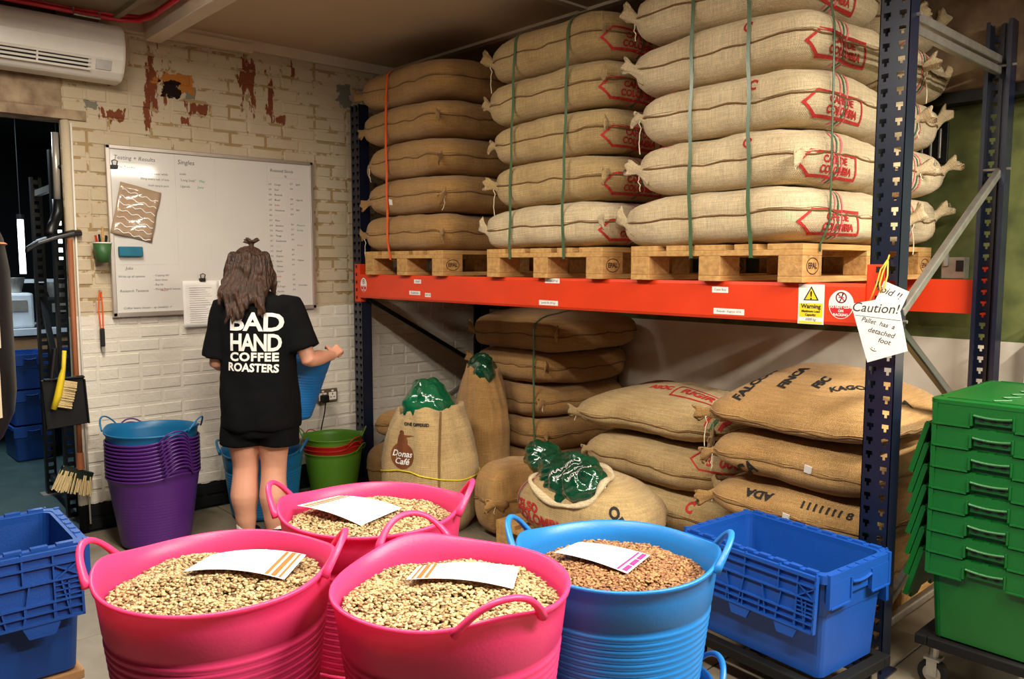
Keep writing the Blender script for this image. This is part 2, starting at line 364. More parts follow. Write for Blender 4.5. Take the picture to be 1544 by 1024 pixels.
# text: outline font turned into a flat mesh
TC = {}
def text2d(body, size=.1, bold=0, shear=0, res=3, align='CENTER', spacing=1):
    key = (body, size, bold, shear, res, align, spacing)
    if key in TC: return TC[key]
    cu_ = bpy.data.curves.new('t', 'FONT'); cu_.body = body; cu_.size = size; cu_.align_x = align; cu_.align_y = 'CENTER'
    cu_.offset = bold; cu_.shear = shear; cu_.resolution_u = res; cu_.fill_mode = 'BOTH'; cu_.space_character = spacing
    ob = bpy.data.objects.new('t', cu_); me = ob.to_mesh()
    vs = [(v.co.x, v.co.y) for v in me.vertices]; fs = [tuple(p.vertices) for p in me.polygons]
    ob.to_mesh_clear(); bpy.data.objects.remove(ob); bpy.data.curves.remove(cu_)
    TC[key] = (vs, fs); return TC[key]
def strip2d(pts, wdt, closed=False):
    """polyline stroke as quads"""
    vs, fs = [], []
    n = len(pts); seg = n if closed else n - 1
    for i in range(seg):
        a = V(pts[i]); b = V(pts[(i+1) % n]); d = (b - a); L = d.length; d /= L; nn = V((-d.y, d.x)) * wdt / 2
        a = a - d*wdt/2; b = b + d*wdt/2
        k = max(1, int(L / .02))
        for j in range(k):
            p, q = a.lerp(b, j/k), a.lerp(b, (j+1)/k); n0 = len(vs)
            vs += [tuple(p - nn), tuple(q - nn), tuple(q + nn), tuple(p + nn)]; fs.append((n0, n0+1, n0+2, n0+3))
    return vs, fs
def disc2d(r, n=28, c=(0, 0), e=1):
    vs = [c] + [(c[0] + r*math.cos(2*PI*k/n), c[1] + r*e*math.sin(2*PI*k/n)) for k in range(n)]
    return vs, [(0, 1+k, 1+(k+1) % n) for k in range(n)]
def merge2d(*parts):
    vs, fs = [], []
    for (a, b), off in parts:
        n = len(vs); vs += [(x + off[0], y + off[1]) for x, y in a]; fs += [tuple(i+n for i in q) for q in b]
    return vs, fs
def rot2d(m2, a):
    c, s = math.cos(a), math.sin(a); return [(x*c - y*s, x*s + y*c) for x, y in m2[0]], m2[1]
def flat_print(name, m2, fn, m, parent=None):
    """flat ink on a flat surface: fn maps (u, v) to a local point"""
    mb = MB(); mb.add([fn(u, v) for u, v in m2[0]], m2[1]); me = bpy.data.meshes.new(name)
    me.from_pydata([tuple(p) for p in mb.v], [], mb.f); return link(name, me, m, parent)
BV = {}
def bvh(me):
    if me.name not in BV:
        BV[me.name] = BVHTree.FromPolygons([v.co.copy() for v in me.vertices], [tuple(p.vertices) for p in me.polygons])
    return BV[me.name]
def wrap_print(name, m2, target, origin, U, W, N, m, off=.0025, step=.02):
    """ink laid on a curved surface: project the flat mesh along -N onto the target mesh (target's own space)"""
    U, W, N = V(U).normalized(), V(W).normalized(), V(N).normalized(); o = V(origin)
    bm = bmesh.new(); vv = [bm.verts.new((x, y, 0)) for x, y in m2[0]]
    for q in m2[1]:
        try: bm.faces.new([vv[i] for i in q])
        except ValueError: pass
    bmesh.ops.triangulate(bm, faces=bm.faces)
    for _ in range(3):
        es = [e for e in bm.edges if e.calc_length() > step]
        if not es: break
        bmesh.ops.subdivide_edges(bm, edges=es, cuts=1); bmesh.ops.triangulate(bm, faces=[f for f in bm.faces if len(f.verts) > 3])
    t = bvh(target.data); dead = []
    for v in bm.verts:
        p = o + U*v.co.x + W*v.co.y
        h, nrm, i, d = t.ray_cast(p + N*.4, -N)
        if h is None or nrm.dot(N) < .08: dead.append(v)
        else: v.co = h + nrm*off
    bmesh.ops.delete(bm, geom=dead, context='VERTS')
    me = bpy.data.meshes.new(name); bm.to_mesh(me); bm.free()
    return link(name, me, m, target)
def remeshed(mb, voxel, smooth=6, name='r', disp=None, factor=.6):
    """fuse overlapping closed shapes into one continuous surface"""
    me = mb.mesh(name); o = bpy.data.objects.new(name, me); COL.objects.link(o)
    r = o.modifiers.new('r', 'REMESH'); r.mode = 'VOXEL'; r.voxel_size = voxel
    s = o.modifiers.new('s', 'SMOOTH'); s.iterations = smooth; s.factor = factor
    dg = bpy.context.evaluated_depsgraph_get(); out = bpy.data.meshes.new_from_object(o.evaluated_get(dg))
    bpy.data.objects.remove(o); out.name = name
    if disp:
        for v in out.vertices: v.co += disp(v.co, v.normal)
    out.shade_smooth(); return out
def rrect(L, W, r, z, n=4, c=(0, 0)):
    pts = []
    for qx, qy, a0 in ((1, 1, 0), (-1, 1, PI/2), (-1, -1, PI), (1, -1, 1.5*PI)):
        for k in range(n + 1):
            a = a0 + PI/2*k/n; pts.append(V((c[0] + qx*(L/2 - r) + r*math.cos(a), c[1] + qy*(W/2 - r) + r*math.sin(a), z)))
    return pts

# ================================================================== THE SETTING
XW, YR, ZC = -3.5, 1.25, 2.80
fl = struct(MB().box((-1.0, -1.4, -.03), (5.0, 5.4, .05)).build('floor', M['grout']))
T = .45
tm = MB(); tm.loft([rrect(T-.006, T-.006, .004, -.005, 1), rrect(T-.006, T-.006, .004, -.0015, 1), rrect(T-.010, T-.010, .004, 0, 1)]); tmesh = tm.mesh('tile')
for i in range(11):
    for j in range(12):
        x, y = -3.5 + T/2 + i*T, YR - T/2 - j*T + .08
        if y > YR - T/2 + .01: y = YR - T/2
        link('tile', tmesh, M['tile'], fl, loc=(x, y, random.uniform(-.0008, .0008)))
struct(MB().box((-6.6, -2.2, -.02), (6.18, 4.4, .04)).build('floor_back_room', M['floorb']))
cl = struct(MB().box((-.6, -.9, ZC + .05), (6.0, 4.9, .1)).build('ceiling', M['ceil']))
struct(MB().box((-1.3, .42, ZC - .008), (4.4, .05, .016)).box((-1.72, -1.0, ZC - .006), (.05, 2.8, .012)).box((-1.72, .86, ZC - .006), (.05, .8, .012)).build('trim_1', M['batten']))
struct(MB().box((XW + .012, -.22, ZC - .03), (.024, 2.9, .06)).box((XW + .02, -1.05, ZC - .055), (.04, .85, .05)).build('trim_2', M['batten']))
# left wall: painted brick
WY0 = -1.66
wl = struct(MB().prism([(XW - .01, WY0), (XW - .01, 1.4), (XW - .16, 1.4), (XW - .16, WY0 + .075)], 0, ZC, lambda u, v, d: V((u, v, d))).build('wall_left', M['paintbrick']))
bw, bh_, mo = .215, .065, .010
def brick_mesh(wd, prou):
    m = MB(); a, b = wd/2, bh_/2; i = .006
    m.loft([[V((0, -a, -b)), V((0, a, -b)), V((0, a, b)), V((0, -a, b))], [V((prou*.6, -a, -b)), V((prou*.6, a, -b)), V((prou*.6, a, b)), V((prou*.6, -a, b))],
            [V((prou, -a+i, -b+i)), V((prou, a-i, -b+i)), V((prou, a-i, b-i)), V((prou, -a+i, b-i))]])
    return m.mesh('brick')
bmS = [brick_mesh(bw, p) for p in (.0135, .0145, .016)]; bmH = [brick_mesh(.1025, p) for p in (.0135, .0145, .016)]
bricks = []
rnd = random.Random(3)
for c in range(37):
    z = .0375 + c*.075; head = c % 4 == 3
    wd = .1025 if head else bw; y = WY0 + (0 if c % 2 else -(wd + mo)/2) + wd/2 + .004
    while y < 1.25:
        lo, hi = max(y - wd/2, WY0 + .004), min(y + wd/2, YR - .005)
        if hi - lo > .04: bricks.append(((lo+hi)/2, z, wd, (hi-lo)/wd))
        y += wd + mo
bricks.sort(key=lambda b: b[0])
shown = [b for b in bricks if b[1] > .15][:300]; rest = [b for b in bricks if b not in shown]
for (y, z, wd, sc) in shown:
    o = link('brick', rnd.choice(bmH if wd < .15 else bmS), M['paintbrick'], wl, loc=(XW - .0205 + (rnd.uniform(-.0015, .0025) if z > 1.2 else rnd.uniform(-.0025, -.0005)), y, z), rot=(rnd.uniform(-.012, .012), 0, rnd.uniform(-.01, .01)))
    o.scale = (1, sc, 1)
rb = MB()
for (y, z, wd, sc) in rest:
    a, b, i = wd/2*sc, bh_/2, .006; x0 = XW - .019; x1 = x0 + .013 + rnd.uniform(-.002, .004)
    rb.loft([[V((x0, y-a, z-b)), V((x0, y+a, z-b)), V((x0, y+a, z+b)), V((x0, y-a, z+b))], [V((x1, y-a+i, z-b+i)), V((x1, y+a-i, z-b+i)), V((x1, y+a-i, z+b-i)), V((x1, y-a+i, z+b-i))]])
o = rb.build('brick_courses', M['paintbrick'], wl); o['kind'] = 'stuff'
# over the doorway
lint = struct(MB().box((XW - .085, -2.655, 2.53), (.17, 2.0, .54)).build('wall_left_over_doorway', M['concrete'], bevel=.02))
struct(MB().box((XW - .075, -2.6, 2.245), (.17, 2.1, .05)).build('trim_3', M['concrete']))
# rounded plaster corner of the doorway
pl = MB(); pl.tube([(XW - .022, WY0 + .012, 0.0), (XW - .022, WY0 + .009, .8), (XW - .022, WY0 + .014, 1.5), (XW - .022, WY0 + .012, 2.22)], .026, 14)
struct(pl.build('trim_4', M['paintbrick'], smooth=True))
# rear wall and its beam
struct(MB().box((-1.0, YR + .05, 1.4), (5.6, .1, 2.8)).build('wall_rear', M['rearpaint']))
struct(MB().box((-.8, YR - .06, 2.52), (5.4, .14, .56)).build('trim_5', mat('crumbling_beam_shaded', srgb(132, 110, 84), .95, col2=srgb(70, 50, 38), nscale=7, bump=.7, bscale=30), bevel=.015))  # crumbling concrete beam, coloured darker to paint in the shadow near the ceiling
struct(MB().box((-.8, YR - .05, 2.215), (5.4, .11, .05)).build('trim_6', M['blackm']))
# back room shell
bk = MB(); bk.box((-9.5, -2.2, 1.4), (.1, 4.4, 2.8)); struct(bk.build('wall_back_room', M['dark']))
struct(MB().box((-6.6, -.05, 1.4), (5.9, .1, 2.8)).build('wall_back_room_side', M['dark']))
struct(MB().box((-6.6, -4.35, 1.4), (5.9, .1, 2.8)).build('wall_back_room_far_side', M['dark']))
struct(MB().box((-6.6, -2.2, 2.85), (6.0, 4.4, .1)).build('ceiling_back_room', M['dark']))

# lamps of the room (light comes from the area lights under them)
for i, (l, s, p, rz) in enumerate(LAMPS):
    t = thing('batten_lamp', ['white batten lamp on the ceiling beside the pallet rack', 'white batten lamp on the ceiling above the filled tubs', 'white batten lamp on the ceiling near the whiteboard', 'white batten lamp on the ceiling far beyond the green crates'][i], 'lamp', (l[0], l[1], l[2]), rz)
    MB().box((0, 0, .055), (s + .06, .07, .10)).build('housing', M['white'], t, bevel=.006)
    MB().loft([[V((x_, .045*math.cos(a), .01 + .03*math.sin(a))) for a in [PI + PI*k/10 for k in range(11)]] for x_ in (-s/2, s/2)]).build('diffuser', M['ltube'], t, smooth=True)

# ================================================================== PALLET RACK
rack = thing('pallet_rack', 'tall navy pallet rack with orange beams carrying sacks on pallets', 'rack')
HU = 2.48
def upright_mesh():
    m = MB(); Wd = .1; tk = .003
    xs = ((.012, .036), (.064, .088))  # slot columns
    for a, b in ((0, .012), (.036, .064), (.088, .1)): m.box(((a+b)/2, tk/2, HU/2), (b-a, tk, HU))
    m.box((.05, .010, HU/2), (.010, .014, HU))
    n = int(HU/.05)
    for k in range(n):
        z = .03 + k*.05
        for a, b in xs:
            m.box(((a+b)/2, tk/2, z - .0115), (b-a, tk, .023)); 
            m.box((a + .0035, tk/2, z + .006), (.007, tk, .012)); m.box((b - .0035, tk/2, z + .006), (.007, tk, .012))
    for x in (0.0015, .0985): m.box((x, .035, HU/2), (.003, .07, HU))
    for x in (.008, .092): m.box((x, .0715, HU/2), (.016, .003, HU))
    return m.mesh('upright')
um = upright_mesh()
for x, y, fl_ in ((0, 0, 1), (-3.4, 0, 1), (0, 1.1, -1), (-3.4, 1.1, -1)):
    o = link('upright', um, M['navy'], rack, loc=(x, y, .004)); o.scale = (1, fl_, 1)
    fp = MB().box((.05, .03*fl_, .003), (.14, .12, .006)).build('foot_plate', M['navy'], o)
for xb in (.03, -3.37):
    m = MB()
    def brace(a, b, mm, nm='brace'):
        mb = MB(); mb.bar(a, b, .028, .032).build(nm, M[mm], rack, bevel=.005)
    brace((xb+.02, .06, 2.28), (xb+.02, 1.04, 2.28), 'galv'); brace((xb+.02, .06, 2.325), (xb+.02, 1.04, 2.325), 'galv')
    brace((xb+.06, .05, 1.30), (xb+.04, 1.05, 1.86), 'galv')
    brace((xb+.06, .05, 1.24), (xb+.04, 1.05, .70), 'bgreen')
    brace((xb+.04, 1.05, .66), (xb+.04, .06, .22), 'galv'); brace((xb+.03, .06, .15), (xb+.03, 1.04, .15), 'galv')
    for y_, z_ in ((.05, 2.30), (1.05, 2.30), (1.05, 1.87), (.05, 1.27), (1.05, .68)):
        MB().tube([(xb-.035, y_, z_), (xb+.085, y_, z_)], .006, 8).build('bolt', M['galv'], rack)
def beam(y, s):
    b = MB(); x0, x1 = -3.3, 0.0
    prof = [(0, 1.25), (.012, 1.25), (.018, 1.262), (.018, 1.388), (.012, 1.40), (-.03, 1.40), (-.03, 1.25)]
    b.prism([(-u*s, z) for u, z in prof], x0 + .004, x1 - .004, lambda u, v, d: V((d, y + u, v)))
    bo = b.build('beam', M['orange'], rack)
    for x, d in ((x0, -1), (x1, 1)):
        c = MB(); c.box((x + d*.028, y - s*.008, 1.345), (.062, .006, .245)); c.box((x - d*.001, y + s*.012, 1.345), (.005, .045, .245))
        co = c.build('end_connector', M['orange'], bo, bevel=.002)
        mm = MB()
        for k in range(5): mm.box((x + d*.036, y - s*.0115, 1.25 + k*.05), (.014, .002, .02))
        mm.build('locking_hole', M['dark'], co)
    return bo
bf = beam(-.004, 1); beam(1.104, -1)
YB = -.004 - .018
# stickers and labels on the front beam
def on_beam(x, z, off=.0006): return lambda u, v: V((x + u, YB - off, z + v))
def rect2d(w_, h_, n=1): return [(-w_/2, -h_/2), (w_/2, -h_/2), (w_/2, h_/2), (-w_/2, h_/2)], [(0, 1, 2, 3)]
def sticker(name, poly, x, z, m, thick=.0008):
    mb = MB(); mb.prism(poly, YB - thick, YB - .0001, lambda u, v, d: V((x + u, d, z + v))); return mb.build(name, M[m], bf)
s = sticker('warning_sticker', [(-.05, -.073), (.05, -.073), (.05, .073), (-.05, .073)], -.2, 1.322, 'paper')
def fb(n, m2, x, z, m, off=.0012, par=None): return flat_print(n, m2, on_beam(x, z, off), M[m], par or s)
fb('yellow_field', rect2d(.09, .05), -.2, 1.30, 'yellow'); fb('yellow_field', rect2d(.09, .008), -.2, 1.255, 'yellow')
tri = ([(-.03, 0), (.03, 0), (0, .052)], [(0, 1, 2)]); fb('triangle', tri, -.2, 1.336, 'black_ink')
fb('triangle', ([(-.0225, .0035), (.0225, .0035), (0, .044)], [(0, 1, 2)]), -.2, 1.336, 'yellow', .0016)
fb('lettering', text2d('!', .042, .001), -.2, 1.353, 'black_ink', .002)
fb('lettering', text2d('Warning', .0215, .0007), -.2, 1.314, 'black_ink', .0018)
fb('lettering', text2d('Maximum Load', .0115, .0005), -.2, 1.296, 'black_ink', .0018)
fb('lettering', text2d('Capacity:', .0115, .0005), -.2, 1.283, 'black_ink', .0018)
fb('lettering', text2d('3000 kg', .013, 0, .3), -.2, 1.266, 'pen', .0018)
def climb(x, z, r, e):
    s2 = sticker('no_climbing_sticker', [(r*math.cos(2*PI*k/32), r*e*math.sin(2*PI*k/32)) for k in range(32)], x, z, 'paper')
    fb('red_field', ([(r*.92*math.cos(a), r*e*.92*math.sin(a)) for a in [PI + .05 + k*(PI-.1)/16 for k in range(17)]], [tuple(range(17))]), x, z - .002, 'sred', .0012, s2)
    ring = [(r*.4*math.cos(2*PI*k/20), r*.4*math.sin(2*PI*k/20)) for k in range(20)]
    fb('ring', merge2d((strip2d(ring, r*.09, True), (0, 0)), (strip2d([(-r*.28, r*.28), (r*.28, -r*.28)], r*.09), (0, 0))), x, z + r*.48*e, 'sred', .0012, s2)
    fb('figure', merge2d((strip2d([(-r*.1, -r*.28), (r*.02, 0), (r*.1, r*.22)], r*.09), (0, 0)), (disc2d(r*.07), (r*.12, r*.3)), (strip2d([(-r*.2, r*.02), (r*.2, r*.02)], r*.06), (0, 0))), x, z + r*.46*e, 'black_ink', .0011, s2)
    for i, tx in enumerate(('DO NOT CLIMB', 'ON', 'RACKING')): fb('lettering', text2d(tx, r*.27, r*.012), x, z - r*.18*e - i*r*.27*e, 'white_ink', .0018, s2)
climb(-.087, 1.325, .046, 1.12); climb(-3.24, 1.333, .036, 1.25)
for x, z, w_, tx in ((-.587, 1.366, .075, 'Costa Rica'), (-.545, 1.28, .14, 'Rwanda - Kagoyo 1016'), (-1.534, 1.387, .10, 'Congo (30 kg)'), (-1.56, 1.278, .13, 'Jumbo Bn (30 kg)'), (-2.65, 1.365, .07, 'Brazil'), (-2.68, 1.297, .11, 'Guatemala'), (-2.55, 1.288, .055, 'AA 30')):
    s3 = sticker('paper_label', [(-w_/2, -.012), (w_/2, -.012), (w_/2, .011), (-w_/2, .012)], x, z, 'paper'); fb('lettering', text2d(tx, min(.018, w_*1.7/len(tx)), 0, .2), x, z, 'pen', .0012, s3)

# ================================================================== PALLETS
def pallet(name, label, x0, y0, z0, alongX=False, group=None, stamp=True):
    """x0,y0: low corner; 0.8 wide in x and 1.2 deep in y unless alongX"""
    t = thing(name, label, 'pallet', (x0, y0, z0), 0, group)
    if alongX: t.rotation_euler = (0, 0, -PI/2); t.location = (x0, y0 + .8, z0)
    for x, w_ in ((0.0, .1), (.35, .1), (.7, .1)): MB().box((x + .05, .6, .011), (w_, 1.2, .022)).build('bottom_board', M['wood'], t, bevel=.002)
    for i, y in enumerate((.0725, .6, 1.1275)):
        for j, x in enumerate((.05, .4, .75)):
            b = MB().box((x, y, .061), (.1, .145, .078)).build('block', M['block'], t, bevel=.003)
            if stamp and j == 2 and i != 1:
                fn = lambda u, v: V((x + .0508, y + u, .061 + v))
                el = [(.045*math.cos(2*PI*k/28), .03*math.sin(2*PI*k/28)) for k in range(28)]
                flat_print('stamp', merge2d((strip2d(el, .0035, True), (0, 0)), (text2d('EPAL', .031, .0008), (0, 0))), fn, M['stamp'], b)
        MB().box((.4, y, .111), (.8, .145, .022)).build('stringer_board', M['wood'], t, bevel=.002)
    for x, w_ in ((.0725, .145), (.2375, .1), (.4, .145), (.5625, .1), (.7275, .145)): MB().box((x, .6, .133), (w_, 1.2, .022)).build('deck_board', M['wood'], t, bevel=.002)
    return t
pallet('pallet', 'wooden pallet on the orange beam under the plain brown sacks with an orange strap', -3.165, -.055, 1.4005)
pallet('pallet', 'wooden pallet on the orange beam under the middle stack of pale sacks', -1.985, -.055, 1.4005)
pallet('pallet', 'wooden pallet on the orange beam beside the load warning sticker', -1.02, -.055, 1.4005)
pallet('pallet', 'wooden pallet on the floor under the stack of dark brown sacks in the corner', -3.2, .43, .0005, True)
pallet('pallet', 'wooden pallet on the floor under the open sack with a green liner and red lettering', -1.83, -.13, .0005)
pallet('pallet', 'wooden pallet on the floor under the tan sacks with black lettering', -.85, .02, .0005)

# ================================================================== SACKS
def sack_mesh(Wx, Dy, H, seed, n_plan=6.5, n_vert=4.4, corner=.10, nu=64, nv=24, amp=.017, dome=0, clip=None, up=1.0, lo=1.0):
    rn = random.Random(seed); o1 = V((rn.uniform(0, 99), rn.uniform(0, 99), rn.uniform(0, 99)))
    ph = [rn.uniform(0, 6.28) for _ in range(6)]
    m = MB(); rings = []
    for j in range(1, nv):
        e = -PI/2 + PI*j/nv; c, s_ = math.cos(e), math.sin(e); k = (abs(c)**n_vert + abs(s_)**n_vert)**(-1/n_vert); c *= k; s_ *= k
        ring = []
        for i in range(nu):
            a = 2*PI*i/nu; dx, dy = math.cos(a), math.sin(a); k2 = (abs(dx)**n_plan + abs(dy)**n_plan)**(-1/n_plan); dx *= k2; dy *= k2
            q = min(1, (abs(dx*dy)*1.25))**3
            ex = 1 + .03*q*(1 - abs(s_))
            x, y = dx*c*ex, dy*c*ex
            zz = s_*(1 - corner*(abs(x*y))**1.5) * (1 - .02*abs(x)**3)
            # tucked side seam and gathers running away from it
            g = math.exp(-(s_/.10)**2) * (1 - .75*q); x *= 1 - .012*g; y *= 1 - .018*g
            zz *= up if zz > 0 else lo
            p = V((x*Wx/2, y*Dy/2, zz*H/2))
            nz = noise.noise_vector((p + o1)*3.6)*amp + noise.noise_vector((p + o1)*11)*amp*.4
            f = math.exp(-(s_/.45)**2)*.0035
            nz += V((dx, dy, 0))*f*(math.sin(a*17 + ph[0] + 2.5*s_) + math.sin(a*29 + ph[1] - 3*s_)*.6)
            p += nz
            if dome: p.z += dome*max(0, zz)*(1 - x*x)*(1 - y*y)
            if clip: p.z = max(-clip[0], min(clip[1], p.z))
            ring.append(p)
        rings.append(ring)
    m.loft(rings, False)
    n0 = len(m.v); bot = sum(rings[0], V())/nu; top = sum(rings[-1], V())/nu
    m.v += [bot, top]
    m.f += [(n0, (i+1) % nu, i) for i in range(nu)] + [(n0+1, (nv-2)*nu + i, (nv-2)*nu + (i+1) % nu) for i in range(nu)]
    mid = rings[nv//2 - 1]
    return m, mid
def ear_mesh(size, seed):
    """a gathered corner of a sack, pointing along +x: pinched neck, crumpled flaring end"""
    rn = random.Random(seed); m = MB(); rings = []; o1 = V((seed*5.3, 1, 2)); n = 18
    for k, (x, a, b) in enumerate(((-1.1, .42, .80), (-.6, .36, .66), (-.2, .28, .50), (.15, .20, .36), (.4, .17, .31), (.65, .17, .40), (.9, .16, .52), (1.15, .13, .60), (1.32, .10, .62), (1.36, .05, .55))):
        ring = []
        for i in range(n):
            t = 2*PI*i/n; f = 1 + .22*math.sin(5*t + seed + x)*(.4 + abs(x)*.4)
            p = V((x + (.16*math.sin(3*t + seed) if k > 6 else 0), a*math.cos(t)*f, b*math.sin(t)*f))
            p += noise.noise_vector((p + o1)*2.2)*.10; p.y += .25*math.sin(seed*2.1)*max(0, x)**2; p.z += .2*math.cos(seed*1.7)*max(0, x)**2
            ring.append(p*size)
        rings.append(ring)
    m.loft(rings); return m.mesh('ear')
def crumple(Lx, Ly, Lz, seed, amp=.03, nu=72, nv=34):
    off = V((seed*1.7, seed*.3, 4.2)); m = MB(); rings = []
    for j in range(1, nv):
        e = -PI/2 + PI*j/nv; ring = []
        for i in range(nu):
            a = 2*PI*i/nu; d = V((math.cos(e)*math.cos(a), math.cos(e)*math.sin(a), math.sin(e))); p = V((d.x*Lx/2, d.y*Ly/2, d.z*Lz/2))
            f = (abs(noise.noise((p + off)*6))*1.0 + abs(noise.noise((p + off)*15))*.7 + abs(noise.noise((p + off)*36))*.12 - .5)
            ring.append(p + d*amp*f + noise.noise_vector((p + off)*12)*amp*.25)
        rings.append(ring)
    m.loft(rings); return m
EARS = [ear_mesh(.056, s_) for s_ in range(5)]
def string_mesh(L, seed):
    rn = random.Random(seed); p = V((0, 0, 0)); pts = [p.copy()]
    for k in range(7): p += V((rn.uniform(-.008, .008), rn.uniform(-.008, .008), -L/7)); pts.append(p.copy())
    return MB().tube(pts, .0022, 5).mesh('string')
STRS = [string_mesh(l, i) for i, l in enumerate((.05, .09, .15))]
def sack(label, cx, cy, z0, Wx, Dy, H, seed, m, ears=(), rz=0, rx=0, ry=0, group=None, strings=(), seam=True, tagp=None, **k):
    mb, mid = sack_mesh(Wx, Dy, H, seed, **k)
    zc = z0 + (k['clip'][0] if k.get('clip') else H/2) - (0 if k.get('lo', 1) >= 1 else (k['clip'][0] - H/2*k['lo']))
    o = mb.build('coffee_sack', M[m], None, smooth=True, loc=(cx, cy, zc), rot=(rx, ry, rz)); tag(o, label, 'sack', group)
    if seam:
        c = sum(mid, V())/len(mid)
        pts = [p + (p - c).normalized()*.002 + V((0, 0, .004*math.sin(i*1.3))) for i, p in enumerate(mid)]
        MB().tube(pts, .0038, 5, closed=True).build('seam', M['seam'], o, smooth=True)
        fr = MB(); fr.tube([p + V((0, 0, .010 + .003*math.sin(i*2.1))) + (p - c).normalized()*.001 for i, p in enumerate(mid)], .003, 4, closed=True); fr.build('seam', M[m], o, smooth=True)
    for n_, (sx, sy, sz, az, el) in enumerate(ears):
        idx = min(range(len(mid)), key=lambda i: (mid[i].x/Wx*2 - sx)**2 + (mid[i].y/Dy*2 - sy)**2)
        p = mid[idx]
        e = link('ear', EARS[(seed + n_) % 5], M[m], o, smooth=True, loc=p*.985 + V((0, 0, sz)), rot=(0, -el, az))
        if n_ in strings or strings == 'all': link('tie_string', STRS[(seed + n_) % 3], M['string'], e, loc=(.02, 0, 0), rot=(0, el, 0))
    if tagp:
        h = bvh(o.data).ray_cast(V((tagp[0], -1, tagp[1])), V((0, 1, 0)))[0]
        MB().box((0, -.004, 0), (.03, .002, .035)).build('paper_tag', M['paper'], o, loc=h, rot=(.3, .2, .1))
    return o
Fy = V((1, 0, 0)); Up = V((0, 0, 1)); Fn = V((0, -1, 0)); Rn = V((1, 0, 0))
ORD = ['bottom', 'second from the bottom', 'middle', 'second from the top', 'top']
LF = (-1, -1, 0, PI*1.05, .1); RF = (1, -1, 0, -.25*PI, -.2); LB = (-1, 1, 0, PI*.9, 0); RB = (1, 1, 0, .1, .2)
R_ = random.Random(11)
# --- stack 1: plain brown, orange strap
st1, st2, st3, st4 = [], [], [], []
for i in range(5):
    x = -2.77 + (.0, .03, .02, -.01, .0)[i]; W_ = (.84, .84, .78, .86, .90)[i]
    o = sack('plain brown sack, %s of the orange-strapped stack' % ORD[i], x, .29, 1.546 + i*.214, W_, .72, .240, 20+i, 'jute',
             ears=[(-1, -1, -.01, PI*(.98 + .06*R_.random()), -.25), (1, -1, 0, -.3*PI, -.5)] if i < 4 else [(-1, -1, -.02, PI*1.0, -.1)], strings=(0,) if i in (0, 2) else ((1,) if i == 1 else ()), rz=R_.uniform(-.02, .02), ry=R_.uniform(-.012, .012),
             group='plain brown sacks on the rack', dome=.02 if i == 4 else 0, clip=(.106, .106 if i < 4 else 1), tagp=(-.1, -.03) if i == 1 else None)
    st1.append(o)
def frame2d(w_, h_, t=.010): return strip2d([(-w_/2, -h_/2), (w_/2, -h_/2), (w_/2, h_/2), (-w_/2, h_/2)], t, True)
def arrow2d(w_, h_, t=.010): return strip2d([(-w_/2 - .05, 0), (-w_/2, -h_/2), (w_/2, -h_/2), (w_/2, h_/2), (-w_/2, h_/2)], t, True)
def side_print(o, W_, D_, H_, big=True, seed=0):
    """red framed lettering and the pink-green-pink stripes across a sack"""
    # stripes run over the top around y = +.1 on the right end
    for dx, mm, ww in ((-.03, 'pink_ink', .012), (0, 'green_ink', .012), (.03, 'pink_ink', .012)):
        wrap_print('printed_stripe', strip2d([(dx, -H_*.48), (dx, H_*.48)], ww), o, (W_/2, -.11, 0), (0, 1, 0), Up, Rn, M[mm])
    # frame on the right end / corner
    a = -.35
    N = V((math.cos(a - .15), math.sin(a - .5), 0)).normalized(); U = Up.cross(N).normalized()
    wrap_print('printed_frame', arrow2d(.26, .085), o, V((W_/2, -D_/2 + .22, -.035)), U, Up, N, M['red_ink'])
    wrap_print('printed_lettering', text2d('CAFE DE', .036, .0015, .1), o, V((W_/2, -D_/2 + .22, -.018)), U, Up, N, M['red_ink'])
    wrap_print('printed_lettering', text2d('COLOMBIA', .036, .0015, .1), o, V((W_/2, -D_/2 + .23, -.054)), U, Up, N, M['red_ink'])
for i in range(5):
    x = -1.585 + (-.01, .02, .01, -.005, .01)[i]; W_ = (.88, .80, .82, .86, .84)[i]
    o = sack('pale red-printed sack, %s of the rack\'s middle stack' % ORD[i], x, .29, 1.546 + i*.212, W_, .70, .240, 40+i, 'pale2' if i else 'pale',
             ears=[(-1, -1, .0, PI*(.98 + .08*R_.random()), .35), (1, -1, .01, -.3*PI, -.1)], strings=(0,) if i in (1, 4) else (), rz=R_.uniform(-.03, .02), ry=-.018,
             group='pale sacks in the middle stack', dome=.02 if i == 4 else 0, clip=(.105, .105 if i < 4 else 1))
    side_print(o, W_, .70, .21); st2.append(o)
for i in range(5):
    x = -.625 + (-.02, .01, .02, .0, -.02)[i]; W_ = (.90, .80, .80, .86, .80)[i]
    o = sack('pale red-printed sack, %s of the front row beside the caution note' % ORD[i], x, .27, 1.546 + i*.214, W_, .68, .240, 60+i, 'pale',
             ears=[(-1, -1, .0, PI*(.98 + .08*R_.random()), .4)] + ([(1, -1, .0, -.35*PI, -.2)] if i == 1 else []), strings=(0,) if i in (1, 2, 4) else (), rz=R_.uniform(-.02, .02), ry=-.02,
             group='pale sacks in the front row of the right stack', clip=(.106, .106 if i < 4 else 1))
    side_print(o, W_, .68, .21)
    if i in (1, 2, 3): wrap_print('printed_lettering', text2d('CA', .06, .002), o, (.17, -.20, .2), Fy, (0, 1, 0), Up, M['red_ink']); wrap_print('printed_lettering', rot2d(text2d('C', .05, .002), -.3), o, (.16, -.3, .055), Fy, Up, Fn, M['red_ink'])
    wrap_print('printed_frame', arrow2d(.12, .06, .009), o, (-W_/2 + .13, -.25, .085), Fy, Up, (0, -1, .8), M['red_ink'])
    st3.append(o)
